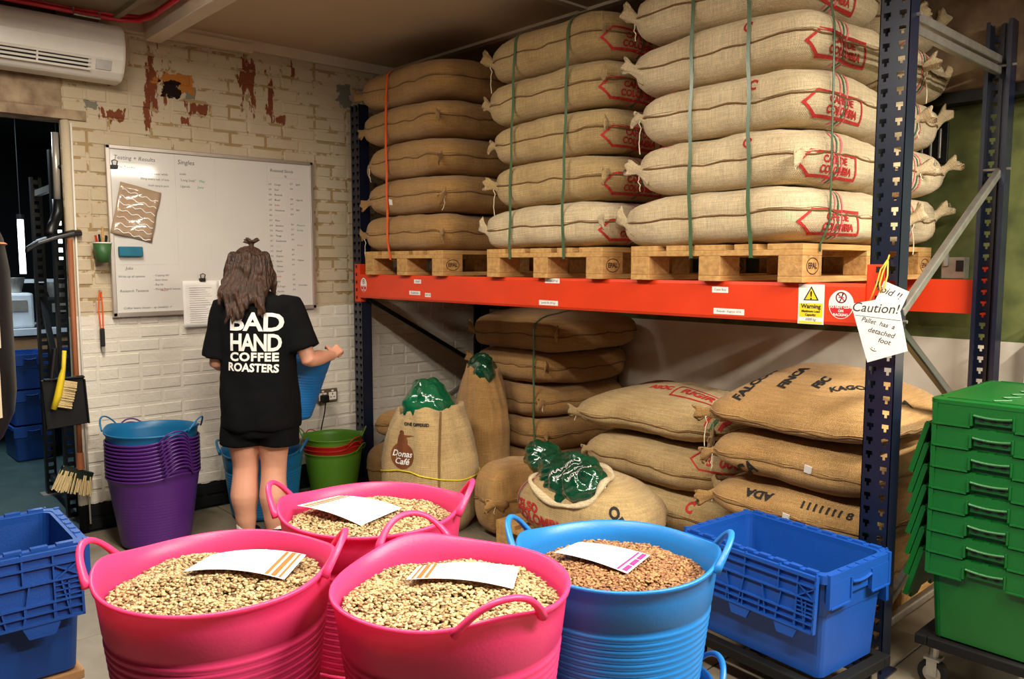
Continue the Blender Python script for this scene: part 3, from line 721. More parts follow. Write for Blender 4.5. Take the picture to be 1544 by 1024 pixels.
for i in range(5):
    x = -.64 + (.03, .05, .02, .04, .0)[i]
    o = sack('pale striped sack, %s of the row nearest the green wall' % ORD[i], x, .90, 1.546 + i*.212, .84, .52, .236, 80+i, 'pale',
             ears=[(1, -.35, .0, .1, .4), (1, .8, .02, .2, .7)], strings=(0,), rz=R_.uniform(-.03, .03), group='pale sacks in the rear row of the right stack', clip=(.105, .105))
    st4.append(o)
    for dx, mm in ((-.03, 'pink_ink'), (0, 'green_ink'), (.03, 'pink_ink')): wrap_print('printed_stripe', strip2d([(dx, -.1), (dx, .1)], .011), o, (.42, -.08, 0), (0, 1, 0), Up, Rn, M[mm])
# --- straps, pulled tight around a stack and its pallet
def hull(pts):
    pts = sorted(set(pts)); 
    def half(ps):
        h = []
        for p in ps:
            while len(h) > 1 and (h[-1][0]-h[-2][0])*(p[1]-h[-2][1]) - (h[-1][1]-h[-2][1])*(p[0]-h[-2][0]) <= 0: h.pop()
            h.append(p)
        return h
    a, b = half(pts), half(pts[::-1]); return a[:-1] + b[:-1]
def strap(label, sacks, x, tilt, m, wdt=.016, zb=1.4960, group=None, fy=-.058, ry_=1.148):
    bpy.context.view_layer.update(); pts = []
    for o in sacks:
        mw = o.matrix_world
        for v in o.data.vertices:
            p = mw @ v.co
            if abs(p.x - x - tilt*(p.z - zb)) < .04: pts.append((p.y, p.z))
    y0 = min(p[0] for p in pts); 
    pts += [(fy, zb), (ry_ or max(p[0] for p in pts), zb)]
    h = hull(pts); h = [V((x + tilt*(z - zb), y, z)) for y, z in h]
    c = sum(h, V())/len(h); out = []
    # resample and push outwards a little
    n = len(h)
    for i in range(n):
        a, b = h[i], h[(i+1) % n]; k = max(1, int((b - a).length/.05))
        for j in range(k): out.append(a.lerp(b, j/k))
    n = len(out); mb = MB(); rings = []
    for i, p in enumerate(out):
        t = (out[(i+1) % n] - out[i-1]).normalized(); nn = V((0, t.z, -t.y)).normalized()
        if nn.dot(p - c) < 0: nn = -nn
        wv = .003*math.sin(p.z*23 + x*7); q = p + nn*.004 + V((wv, 0, 0)); hx = V((wdt/2, 0, 0))
        rings.append([q - hx, q + hx, q + hx + nn*.0012, q - hx + nn*.0012])
    mb.loft(rings, False, True); return tag(mb.build('strap', M[m]), label, 'strap', group)
strap('orange strap pulled around the plain brown sacks on the rack', st1, -2.875, .0, 'strap_o', .02)
strap('green strap around the middle stack, beside the brown sacks', st2, -1.80, .04, 'strap_g', group=None)
strap('green strap around the middle stack, beside the red printed frames', st2, -1.42, .03, 'strap_g')
strap('green strap around the right stack, beside the sack ears', st3 + st4, -.70, -.01, 'strap_g')
strap('green strap around the right stack, beside the red printed frames', st3 + st4, -.43, -.03, 'strap_g')

# --- lower sacks
RS = []
for i in range(5):
    o = sack('dark brown sack, %s of the corner stack under the beam' % ORD[i], -2.40 + (-.02, .02, 0, .02, .06)[i], .82, .146 + i*.201, (.78, .70, .72, .74, .84)[i], .74, .226, 100+i, 'jute',
             ears=[(1, -1, 0, -.3*PI, .3), (-1, -1, 0, PI*1.05, .2)], strings=(0,) if i == 2 else ((1,) if i == 4 else ()), rz=R_.uniform(-.05, .05), group='dark brown sacks in the corner', dome=.03 if i == 4 else 0, clip=(.1, .1 if i < 4 else 1))
    RS.append(o)
strap('dark green strap over the brown sacks in the corner', RS[1:], -2.13, .0, 'strap_g', .014, .3465, fy=.46, ry_=None)
MS = []
for i in range(3):
    o = sack(['pale sack with red print, bottom of three behind the open green-lined sack', 'pale sack with red numerals, middle of three behind the open green-lined sack', 'pale sack with red print, top of three behind the open green-lined sack'][i],
             -1.24 + (.05, .03, 0)[i], .62, .146 + i*.222, (.86, .86, .92)[i], .66, .250, 120+i, 'pale2', ears=[(1, -1, 0, -.3*PI, -.25), (-1, -1, 0, PI*1.0, -.1)], strings=(0, 1) if i == 2 else (0,), dome=.02 if i == 2 else 0, rz=.0, n_vert=2.2 if i == 2 else 3.0, up=1.15 if i == 2 else 1, lo=.75 if i == 2 else 1, clip=(.11, .11 if i < 2 else 1))
    MS.append(o)
o = MS[2]
wrap_print('printed_frame', merge2d((frame2d(.30, .11, .009), (0, 0)), (text2d('RIGIRT', .075, .003), (0, 0))), o, (.24, -.14, .3), Fy, (0, 1, 0), Up, M['red_ink'])
wrap_print('printed_lettering', text2d('ASOC', .05, .003), o, (.0, -.14, .3), Fy, (0, 1, 0), Up, M['red_ink'])
wrap_print('printed_frame', strip2d([(-.42, -.02), (-.2, .12), (.1, .18), (.3, .18)], .010), o, (0, 0, .3), Fy, (0, 1, 0), Up, M['red_ink'])
for dx, mm in ((-.03, 'red_ink'), (0, 'green_ink'), (.03, 'red_ink')): wrap_print('printed_stripe', strip2d([(dx, -.3), (dx, .3)], .014), o, (.40, 0, .3), Fy, (0, 1, 0), Up, M[mm]); 
wrap_print('printed_frame', merge2d((arrow2d(.22, .085, .008), (0, 0)), (text2d('3  000', .06, .002), (.0, 0))), MS[1], (.40, -.25, .065), Fy, Up, (.45, -1, .2), M['red_ink'])
wrap_print('printed_lettering', text2d('C', .06, .003), MS[0], (.25, -.3, .06), Fy, Up, Fn, M['red_ink'])
FS = []
for i in range(4):
    o = sack(['tan jute sack, bottom of the stack next to the rack upright', 'tan sack with black lettering, second from the bottom next to the rack upright', 'tan sack with black lettering, second from the top next to the rack upright', 'tan sack with black lettering, top of the stack next to the rack upright'][i],
             -.375 + (.0, .0, .005, .0)[i], .53, .146 + i*.204, (.70, .76, .74, .78)[i], .80, .232, 140+i, 'jute2', ears=[(-1, -1, -.005, PI*1.1, -.2)] + ([(1, .2, 0, .0, -.3)] if i == 2 else []), strings=(0,) if i in (2, 3) else (), dome=.04 if i == 3 else 0, n_vert=1.9 if i == 3 else 2.6, up=1.45 if i == 3 else 1, lo=.5 if i == 3 else 1, clip=(.101, .101 if i < 3 else 1),
             tagp={1: (.02, .0), 2: (.1, .01)}.get(i), ry=.015)
    FS.append(o)
SL = dict(U=(1, 0, 0), W=(0, .75, .66), N=(0, -.66, .75), m=M['black_ink'])
for tx, x, sz, d_ in (('FALCON', -.22, .062, 0), ('FINCA', -.07, .055, .06), ('FSC', .06, .05, .05)):
    wrap_print('printed_lettering', rot2d(text2d(tx, sz, .003), PI*.5 - .25), FS[3], (x, -.24 + d_*.75, .12 + d_*.66), **SL)
wrap_print('printed_lettering', rot2d(text2d('KAGOYO AA', .045, .002), PI*.2), FS[3], (.22, -.16, .16), **SL)
wrap_print('printed_lettering', text2d('A', .06, .003), FS[3], (.12, -.4, -.055), Fy, Up, Fn, M['black_ink'])
wrap_print('printed_lettering', rot2d(text2d('CA', .07, .003), .5), FS[2], (-.17, -.4, -.045), Fy, Up, Fn, M['black_ink'])
wrap_print('printed_lettering', rot2d(text2d('ADA', .06, .003), PI), FS[1], (-.12, -.4, .075), Fy, Up, (0, -1, .6), M['black_ink'])
wrap_print('printed_lettering', text2d('1111111 8', .05, .002), FS[1], (.17, -.4, .075), Fy, Up, (0, -1, .6), M['black_ink'])
# --- standing open sacks
def standing(label, x, y, r, h, seed, m, liner, lz, mouth_tilt=.25, lean=0, ez=1.0, rz=0):
    rn = random.Random(seed); off = V((seed*3.1, 7, 2)); mb = MB(); rings = []; nu = 48
    prof = [(.02, 0.0), (.75, .0), (.93, .05), (1.0, .18), (1.02, .36), (.99, .55), (.92, .72), (.80, .87), (.70, .955), (.66, 1.0), (.62, 1.0), (.60, .94), (.55, .80), (.30, .74), (.01, .73)]
    for rr, zz in prof:
        ring = []
        for i in range(nu):
            a = 2*PI*i/nu; q = (abs(math.cos(a))**2.8 + abs(math.sin(a))**2.8)**(-1/2.8)
            p = V((r*rr*math.cos(a)*q, r*ez*rr*math.sin(a)*q, h*zz))
            if zz > .5: p.z += (zz - .5)*mouth_tilt*p.x*2
            if zz > .9: p.z += .014*math.sin(3*a + seed) + .008*math.sin(7*a)
            p += noise.noise_vector((p + off)*3.4)*.04*min(1, rr*2)*(0 if zz == 0 else 1) + V((math.cos(a), math.sin(a), 0))*.006*math.sin(a*13 + zz*4 + seed)*(zz > .5)
            p.x += lean*p.z
            p.z = max(0, p.z); ring.append(p)
        rings.append(ring)
    mb.loft(rings, True); o = mb.build('open_coffee_sack', M[m], None, smooth=True, loc=(x, y, .002), rot=(0, 0, rz)); tag(o, label, 'sack')
    if liner:
        lb = crumple(r*1.32, r*ez*1.25, lz*1.2, seed, .045); lb.build('plastic_liner', M[liner], o, smooth=True, loc=(lean*h*.95, 0, h*.84 + lz*.28), rot=(.1, -mouth_tilt*.8, 0))
    return o
cafe = standing('tall tan sack with a round brown emblem and green plastic liner at its mouth', -2.32, -.17, .235, .675, 5, 'pale2', 'liner', .30, .14, -.04)
cn = V((.735, -.67, .1)).normalized(); cU = Up.cross(cn).normalized()
EB = mat('emblem_brown', srgb(116, 62, 24), .8); eo_ = V((.03, -.12, .0)) - cU*.08
wrap_print('printed_emblem', disc2d(.070, 28), cafe, eo_ + V((0, 0, .43)), cU, Up, cn, EB)
wrap_print('printed_emblem', merge2d((disc2d(.032, 20, (0, 0), 1.3), (0, 0)), (rot2d(([(-.05, -.008), (.055, -.0), (-.04, .012)], [(0, 1, 2)]), .1), (.02, .035)), (disc2d(.014), (-.005, .052))), cafe, eo_ + V((0, 0, .50)), cU, Up, cn, EB, .003)
wrap_print('printed_lettering', text2d('Donas', .046, .001, .3), cafe, eo_ + V((0, 0, .440)), cU, Up, cn, M['white_ink'], .006)
wrap_print('printed_lettering', text2d('Café', .046, .001, .3), cafe, eo_ + V((0, 0, .400)), cU, Up, cn, M['white_ink'], .006)
wrap_print('printed_lettering', text2d('ONE OFFERED', .022, .001), cafe, V((.03, -.12, .60)), cU, Up, cn, M['black_ink'], .003)
wrap_print('printed_stripe', strip2d([(.13, -.4), (.13, .28)], .012), cafe, V((.0, -.1, .42)), cU, Up, cn, M['seam'], .003)
ye = [V((.285*math.cos(a) - .005, .285*math.sin(a), .33 - .03*math.sin(a*2 + 1))) for a in [2*PI*k/48 for k in range(48)]]
for i_, p_ in enumerate(ye):
    d_ = V((p_.x, p_.y, 0)).normalized(); h_ = bvh(cafe.data).ray_cast(V((d_.x, d_.y, p_.z)), -d_)[0]
    if h_: ye[i_] = h_ + d_*.004
MB().tube(ye, .004, 6, closed=True).build('yellow_cord', mat('cord_yellow', srgb(214, 196, 40), .5), cafe, smooth=True)
standing('brown open sack with dark green liner between the tall sack and the corner stack', -2.42, .262, .172, .86, 6, 'jute', 'liner2', .26, -.2, .02, ez=.84)
o = sack('brown sack slumped on the floor between the left upright and the tall sack', -2.93, .13, .002, .44, .46, .34, 160, 'jute', ears=[(1, -1, 0, -.3, .2)], rz=.2, dome=.03)
o = sack('brown sack standing slumped behind the tall sack, against the white wall', -2.93, .15, .378, .38, .40, .16, 161, 'jute', ears=[], rz=.5, dome=.03)
o = sack('brown sack on the floor between the tall sack and the red-lettered sack', -1.952, .14, .002, .205, .46, .40, 162, 'jute', ears=[(1, -1, 0, -.4*PI, .3)], strings=(0,), rz=-.15)
# --- open sack on its side with the liner spilling out
co = sack('pale open sack with red lettering and a dark green liner spilling from its mouth', -1.30, .0, .1445, .76, .44, .33, 170, 'pale2', ears=[(1, -1, -.03, -.2*PI, -.1)], seam=False, rz=.08, n_vert=2.3, n_plan=3.0, dome=.02)
wrap_print('printed_lettering', text2d('CELSO', .062, .003), co, (-.24, -.25, .015), (1, 0, -.06), Up, (-.15, -1, .25), M['red_ink'])
wrap_print('printed_lettering', text2d('COLOMBIA', .072, .003), co, (-.15, -.25, -.05), (1, 0, -.06), Up, (-.15, -1, .1), M['red_ink'])
wrap_print('printed_lettering', rot2d(text2d('OR', .07, .003), -.9), co, (.3, -.2, .05), Fy, Up, (.6, -1, .2), M['black_ink'])
for dx, mm in ((-.018, 'pink_ink'), (0, 'green_ink'), (.018, 'pink_ink')): wrap_print('printed_stripe', strip2d([(dx, -.16), (dx, .16)], .009), co, (-.32, -.15, .0), (.5, -1, 0), Up, (-1, -.6, 0), M[mm])
mN = V((-.22, -.62, .75)).normalized(); mU = V((0, 0, 1)).cross(mN).normalized(); mW = mN.cross(mU)
lip = MB(); lp = []; mo_ = V((-.03, -.035, .085))
for k in range(40):
    a = 2*PI*k/40; p0 = mo_ + mU*.24*math.cos(a) + mW*.155*math.sin(a); h_ = bvh(co.data).ray_cast(p0 + mN*.5, -mN)[0] or p0
    lp.append(h_ + mN*(.008 + .012*math.sin(5*a) + .01*math.sin(3*a + 1)))
lip.tube(lp, [.016 + .006*math.sin(k*.9) for k in range(40)], 8, closed=True, flat=.7).build('rolled_mouth', M['pale'], co, smooth=True)
lm = crumple(.46, .29, .19, 171, .045, 96, 44); lo = lm.build('plastic_liner', M['liner2'], co, smooth=True, loc=mo_ + mN*.075, rot=(.70, -.05, -.25))
lm = crumple(.34, .19, .15, 172, .045); lm.build('plastic_liner_neck', M['liner2'], lo, smooth=True, loc=(-.25, .06, .02), rot=(0, .1, -.15))
for i, (tx, sz) in enumerate((('GRAINPRO', .036), ('GrainPro Bags Deliver', .016), ('Fresher Coffee', .016), ('PROTECTION', .02))):
    wrap_print('printed_lettering', rot2d(text2d(tx, sz, .0008), 1.0), lo, (.01 + i*.04, 0, .2), Fy, (0, 1, 0), Up, M['pgrey'], .004)

# ================================================================== FLEXIBLE TUBS
def tub_parts(r=.225, h=.38, thin=False):
    """body and two handles; flexible tub with ribs below and a rim that sweeps up into the handles"""
    n = 72; rb = r*(.745 if thin else .79); el = 0 if thin else .022; pw = 1.0 if thin else .85; rib, out, inn = (.0008, .0003, .0012) if thin else (.0028, .002, .004)
    def rise(a): return .018*max(0, math.cos(a))**0 * (abs(math.cos(a))**6)
    def rad(z): return rb + (r - rb)*(z/h)**pw
    prof = [(0.001, .004), (rb*.9, .004), (rb, .012)]
    k = 16
    for i in range(k):
        z0 = .03 + (h*.74 - .03)*i/k; z1 = .03 + (h*.74 - .03)*(i + .5)/k
        prof += [(rad(z0) + rib, z0), (rad(z0) + rib, z0 + .006), (rad(z1) - (0 if thin else .0005), z1)]
    prof += [(rad(h*.75), h*.75), (rad(h*.76) + out, h*.76), (rad(h*.9) + out, h*.9), (rad(h - .012) + out, h - .012), (r + .006, h - .008), (r + .007, h - .002), (r + .004, h + .001), (r - (.0006 if thin else .002), h - .001), (rad(h*.9) - (inn if thin else .003), h*.9), (rad(h*.5) - inn, h*.5), (rad(.014) - inn, .014), (.001, .010)]
    m = MB(); rings = []
    for rr, z in prof:
        ring = []
        for i in range(n):
            a = 2*PI*i/n; t = max(0, (z/h - .6)/.4)
            e = 1 + el*math.cos(2*a)*t
            ring.append(V((rr*math.cos(a)*e, rr*math.sin(a)/1.0*(2 - e), z + .022*abs(math.cos(a))**10*t*t)))
        rings.append(ring)
    m.loft(rings, False); body = m.mesh('body')
    hs = []
    for sgn in (1, -1):
        pts = []; rads = []
        for i in range(-9, 10):
            u = i/9; a = u*.36; q = (1 - abs(u)**2.2)
            rr = r*(1.003 if thin else 1.022) + (.0110 if thin else .0075) + .020*q; z = h - .010 + .020*abs(math.cos(a))**10 + .052*q
            pts.append(V((sgn*rr*math.cos(a), rr*math.sin(a), z))); rads.append(.0048 if thin else .0075 + .003*abs(u)**4)
        hs.append(MB().tube(pts, rads, 10, flat=.8).mesh('handle'))
    # two webs under each handle root
    return body, hs
TB, TH = tub_parts(); TBN, THN = tub_parts(thin=True)
def tub(label, x, y, z, m, rz=0, group=None, sc=1, tilt=None, cat='tub', nest=False):
    t = thing('flexible_tub', label, cat, (x, y, z), rz, group, tilt)
    for nm, me in ((('body', TBN), ('handle', THN[0]), ('handle', THN[1])) if nest else (('body', TB), ('handle', TH[0]), ('handle', TH[1]))):
        o = link(nm, me, None, t); me.shade_smooth()
        if not me.materials: me.materials.append(M['pink'])
        o.material_slots[0].link = 'OBJECT'; o.material_slots[0].material = M[m]
    t.scale = (sc, sc, sc)
    return t
def beans(name, label, x, y, z, r, seed, cols, n, mound=.02):
    """loose coffee beans: a heap surface covered in single beans, one mesh of stuff"""
    rg = np.random.default_rng(seed)
    # unit bean
    bv = []; bf_ = []
    nu, nv = 7, 4
    for j in range(1, nv):
        e = -PI/2 + PI*j/nv
        for i in range(nu): bv.append((math.cos(e)*math.cos(2*PI*i/nu), math.cos(e)*math.sin(2*PI*i/nu)*.72, math.sin(e)*.48))
    bv += [(0, 0, -.48), (0, 0, .48)]; s0 = len(bv) - 2
    for j in range(nv-2):
        for i in range(nu): bf_.append((j*nu+i, j*nu+(i+1) % nu, (j+1)*nu+(i+1) % nu)); bf_.append((j*nu+i, (j+1)*nu+(i+1) % nu, (j+1)*nu+i))
    for i in range(nu): bf_.append((s0, (i+1) % nu, i)); bf_.append((s0+1, (nv-2)*nu+i, (nv-2)*nu+(i+1) % nu))
    bv = np.array(bv); bf_ = np.array(bf_)
    def hz(px, py):
        q = np.sqrt(px**2 + py**2)/r
        return mound*(1 - q**2) + .006*np.sin(px*31 + seed)*np.cos(py*27) 
    rr = r*np.sqrt(rg.random(n)); th = rg.random(n)*2*PI; px, py = rr*np.cos(th), rr*np.sin(th)
    lay = rg.random(n)*.007
    pz = hz(px, py) + lay - .002
    ang = rg.normal(0, 1, (n, 3)); ang /= np.linalg.norm(ang, axis=1)[:, None]; t = rg.normal(0, .5, n); yaw = rg.random(n)*2*PI
    K = np.zeros((n, 3, 3)); K[:, 0, 1] = -ang[:, 2]; K[:, 0, 2] = ang[:, 1]; K[:, 1, 0] = ang[:, 2]; K[:, 1, 2] = -ang[:, 0]; K[:, 2, 0] = -ang[:, 1]; K[:, 2, 1] = ang[:, 0]
    I = np.eye(3)[None]; R = I + np.sin(t)[:, None, None]*K + (1 - np.cos(t))[:, None, None]*(K @ K)
    Z = np.zeros((n, 3, 3)); Z[:, 0, 0] = np.cos(yaw); Z[:, 0, 1] = -np.sin(yaw); Z[:, 1, 0] = np.sin(yaw); Z[:, 1, 1] = np.cos(yaw); Z[:, 2, 2] = 1
    sz = rg.uniform(.0043, .0058, n)
    P = np.einsum('nij,kj->nki', R @ Z, bv)*sz[:, None, None] + np.stack([px, py, pz], 1)[:, None, :]
    Fc = bf_[None] + (np.arange(n)*len(bv))[:, None, None]
    C = np.array(cols)[rg.integers(0, len(cols), n)]*rg.uniform(.75, 1.15, (n, 1)); C = np.repeat(C, len(bv), 0)
    # bed below the loose top layer
    g = 40; bedv, bedf = [(0, 0, float(hz(0, 0)) - .004)], []
    for j in range(1, 7):
        for i in range(g):
            a = 2*PI*i/g; X, Y = r*j/6*math.cos(a), r*j/6*math.sin(a); bedv.append((X, Y, float(hz(X, Y)) - .004))
    for i in range(g): bedf.append((0, 1+i, 1+(i+1) % g))
    for j in range(5):
        for i in range(g):
            a, b, c, d = 1+j*g+i, 1+j*g+(i+1) % g, 1+(j+1)*g+(i+1) % g, 1+(j+1)*g+i; bedf += [(a, b, c), (a, c, d)]
    nb = n*len(bv); AV = np.concatenate([P.reshape(-1, 3), np.array(bedv)]); AF = np.concatenate([Fc.reshape(-1, 3), np.array(bedf) + nb])
    AC = np.concatenate([C, np.tile(np.array(cols[0])*.25, (len(bedv), 1))])
    me = bpy.data.meshes.new(name); me.vertices.add(len(AV)); me.vertices.foreach_set('co', AV.astype(np.float32).ravel())
    me.loops.add(len(AF)*3); me.loops.foreach_set('vertex_index', AF.astype(np.int32).ravel())
    me.polygons.add(len(AF)); me.polygons.foreach_set('loop_start', np.arange(0, len(AF)*3, 3, dtype=np.int32))
    me.update(); me.validate(); me.shade_smooth()
    at = me.color_attributes.new('tint', 'FLOAT_COLOR', 'POINT'); at.data.foreach_set('color', np.concatenate([AC, np.ones((len(AC), 1))], 1).astype(np.float32).ravel())
    o = link(name, me, M['bean'], None, loc=(x, y, z)); return tag(o, label, 'coffee beans', None, 'stuff')
GREENB = [srgb(196, 172, 122), srgb(180, 150, 98), srgb(204, 184, 138), srgb(158, 126, 80), srgb(190, 168, 122), srgb(120, 88, 52)]
BROWNB = [srgb(168, 118, 72), srgb(146, 98, 58), srgb(182, 134, 84), srgb(128, 84, 48)]
HT = .38
def card(label, x, y, z, w_, l_, rz, band, bend=.012, tx=0, ty=0, x0=0):
    m = MB(); n = 12; 
    f_ = lambda u, v: V((u*l_/2, v*w_/2, bend*(u*u - .3) + .004*v*u))
    t = thing('bean_card', label, 'card', (x, y, z), 0, None, (tx, ty, rz))
    r0 = []
    for i in range(n+1):
        u = -1 + 2*i/n; a, b = f_(u, -1), f_(u, 1); r0.append([a, b, b + V((0, 0, .0008)), a + V((0, 0, .0008))])
    m.loft(r0, True); m.build('paper', M['paper'], t)
    def ink(u0, u1, v0, v1, mm, nm='printed_band'):
        q = MB(); rr = []
        for i in range(7):
            u = u0 + (u1-u0)*i/6; rr.append((f_(u, v0) + V((0, 0, .0014)), f_(u, v1) + V((0, 0, .0014))))
        q.add([p for s_ in rr for p in s_], [(2*i, 2*i+1, 2*i+3, 2*i+2) for i in range(6)]); q.build(nm, M[mm], t)
    if band == 'o':
        for u0, u1 in ((.60, .67), (.72, .82), (.87, .92)): ink(u0, u1, -.96, .96, 'cband')
    else:
        ink(.82, .95, -.9, -.35, 'cmag'); ink(.82, .95, .35, .95, 'cmag'); ink(.82, .95, -.3, .3, 'cmag'); ink(.70, .76, -.95, .95, 'cmag')
    for k in range(3): ink(-.5 + .3*k, -.3 + .3*k, -.5 + .3*k, -.45 + .3*k, 'pgrey', 'pencil_line')
    return t
ANG = math.atan2(.738, .675)     # direction that runs left-right across the view
def at(c, dr, df): # offset to the right / away from the place one stands
    return (c[0] + dr*.675 - df*.738, c[1] + dr*.738 + df*.675)
lows = {}
for key, lab, (x, y), zr, m, rz, cols, bz in (
    ('pl', 'pink flexible tub of pale beans on top of another pink tub, beside the blue crate with a lid flap', (-.35, -2.19), .85, 'pink', ANG + .12, GREENB, .046),
    ('pm', 'pink flexible tub of pale beans with its handles turned across, beside the blue tub', (.03, -1.88), .85, 'pink', ANG - 1.12, GREENB, .044),
    ('pb', 'pink flexible tub of pale beans set behind the two other pink tubs', (-.49, -1.73), .85, 'pink', ANG + .03, GREENB, .046),
    ('bb', 'blue flexible tub of brown beans with a white and magenta card', (.057, -1.413), .80, 'blue', ANG - .22, BROWNB, .055)):
    tub({'pl': 'pink flexible tub of pale beans, its handle overhanging the next pink tub', 'pm': 'pink flexible tub of pale beans with a handle standing over the beans in front', 'pb': 'pink flexible tub of pale beans behind the two other pink tubs', 'bb': 'blue flexible tub full of brown beans'}[key], x, y, zr - HT, m, rz)
    beans('bean_heap', {'pl': 'pale green coffee beans in the pink tub whose handle overhangs the next', 'pm': 'pale green coffee beans in the pink tub with a handle over the beans', 'pb': 'pale green coffee beans in the pink tub behind the two others', 'bb': 'brown coffee beans in the blue tub'}[key], x, y, zr - bz, .2112, hash(key) % 50 if 0 else {'pl': 1, 'pm': 2, 'pb': 3, 'bb': 4}[key], cols, 7500, .022)
    # tub underneath
    zb = zr - HT - .335
    tub({'pl': 'pink flexible tub underneath the tub whose handle overhangs the next', 'pm': 'pink flexible tub underneath the tub with a handle over the beans', 'pb': 'pink flexible tub underneath the rear pink tub', 'bb': 'blue flexible tub on the floor underneath the blue tub of beans'}[key], x, y, zb, m, rz + (.0 if key != 'bb' else .35))
    beans('bean_heap', {'pl': 'pale beans in the lower tub beneath the overhanging handle', 'pm': 'pale beans in the lower tub beneath the tub with a handle over the beans', 'pb': 'pale beans in the lower tub beneath the rear pink tub', 'bb': 'brown beans in the lower blue tub'}[key], x, y, zb + HT - .060, .2075, {'pl': 11, 'pm': 12, 'pb': 13, 'bb': 14}[key], cols, 1500, .008)
    t = thing('dolly', {'pl': 'low black round dolly under the tubs whose handle overhangs', 'pm': 'low black round dolly under the pink tubs beside the blue one', 'pb': 'low black round dolly under the rear pink tubs', 'bb': 'low black round dolly under the blue tubs'}[key], 'dolly', (x, y, 0))
    MB().lathe([(.01, zb - .03), (.2, zb - .03), (.205, zb - .02), (.205, zb - .003), (.01, zb - .003)], 32).build('platform', M['dolly'], t)
    for k in range(4):
        a = PI/4 + k*PI/2; MB().tube([(.14*math.cos(a) - .01, .14*math.sin(a), (zb - .03)/2), (.14*math.cos(a) + .01, .14*math.sin(a), (zb - .03)/2)], (zb - .032)/2, 14).build('wheel', M['rubber'], t)
x, y = at((-.35, -2.19), .04, .055); card('white card with an orange band on beans in the tub whose handle overhangs', x, y, .85 - .046 + .037, .125, .215, ANG - .10, 'o', -.012, -.02)
x, y = at((.03, -1.88), .02, .06); card('white card with an orange band in the tub with a handle over the beans', x, y, .85 - .044 + .037, .10, .215, ANG + PI - .12, 'o', -.010, .03)
x, y = at((-.49, -1.73), -.065, .03); card('white card with an orange band on beans in the rear pink tub', x, y, .85 - .046 + .037, .145, .235, ANG + PI - .62, 'o', -.008, .0)
x, y = at((.057, -1.413), -.03, .04); card('white card with magenta bands on the brown beans', x, y, .80 - .055 + .035, .115, .195, ANG - .62, 'm', -.006, 0)

# stacks of empty tubs by the wall
NTH = ['bottom', 'second', 'third', 'fourth', 'fifth', 'sixth', 'seventh', 'eighth', 'ninth', 'tenth', 'eleventh', 'twelfth']
for k in range(12):
    m = 'teal' if k == 11 else 'purple'
    lab = 'teal blue empty tub on top of the purple tub stack' if k == 11 else ('purple empty tub at the bottom of the purple stack' if k == 0 else 'purple empty tub, %s from the bottom of the purple stack' % NTH[k])
    tub(lab, -3.10, -1.41, .002 + k*.0185 + (.025 if k == 11 else 0), m, ANG - (.0 if k == 11 else .60 + .010*k), 'purple tubs nested by the wall' if k < 11 else None, nest=True)
tub('blue empty tub on the floor behind the person', -3.17, -.77, .002, 'teal', ANG + .1, None, 1.0)
for k, (m, lab) in enumerate((('green', 'green empty tub at the bottom, under the red tubs by the upright'), ('red', 'red empty tub, the lower of two nested between green ones'), ('red', 'red empty tub, the upper of two nested between green ones'), ('green', 'green empty tub on top of the red tubs by the upright'))):
    tub(lab, -3.20, -.29, .002 + k*.026 + (.012 if k == 3 else 0), m, ANG + (-.62 + .03*k if 0 < k < 3 else (.16 if k else -.2)), 'red tubs nested between green ones' if m == 'red' else None, .80, nest=True)

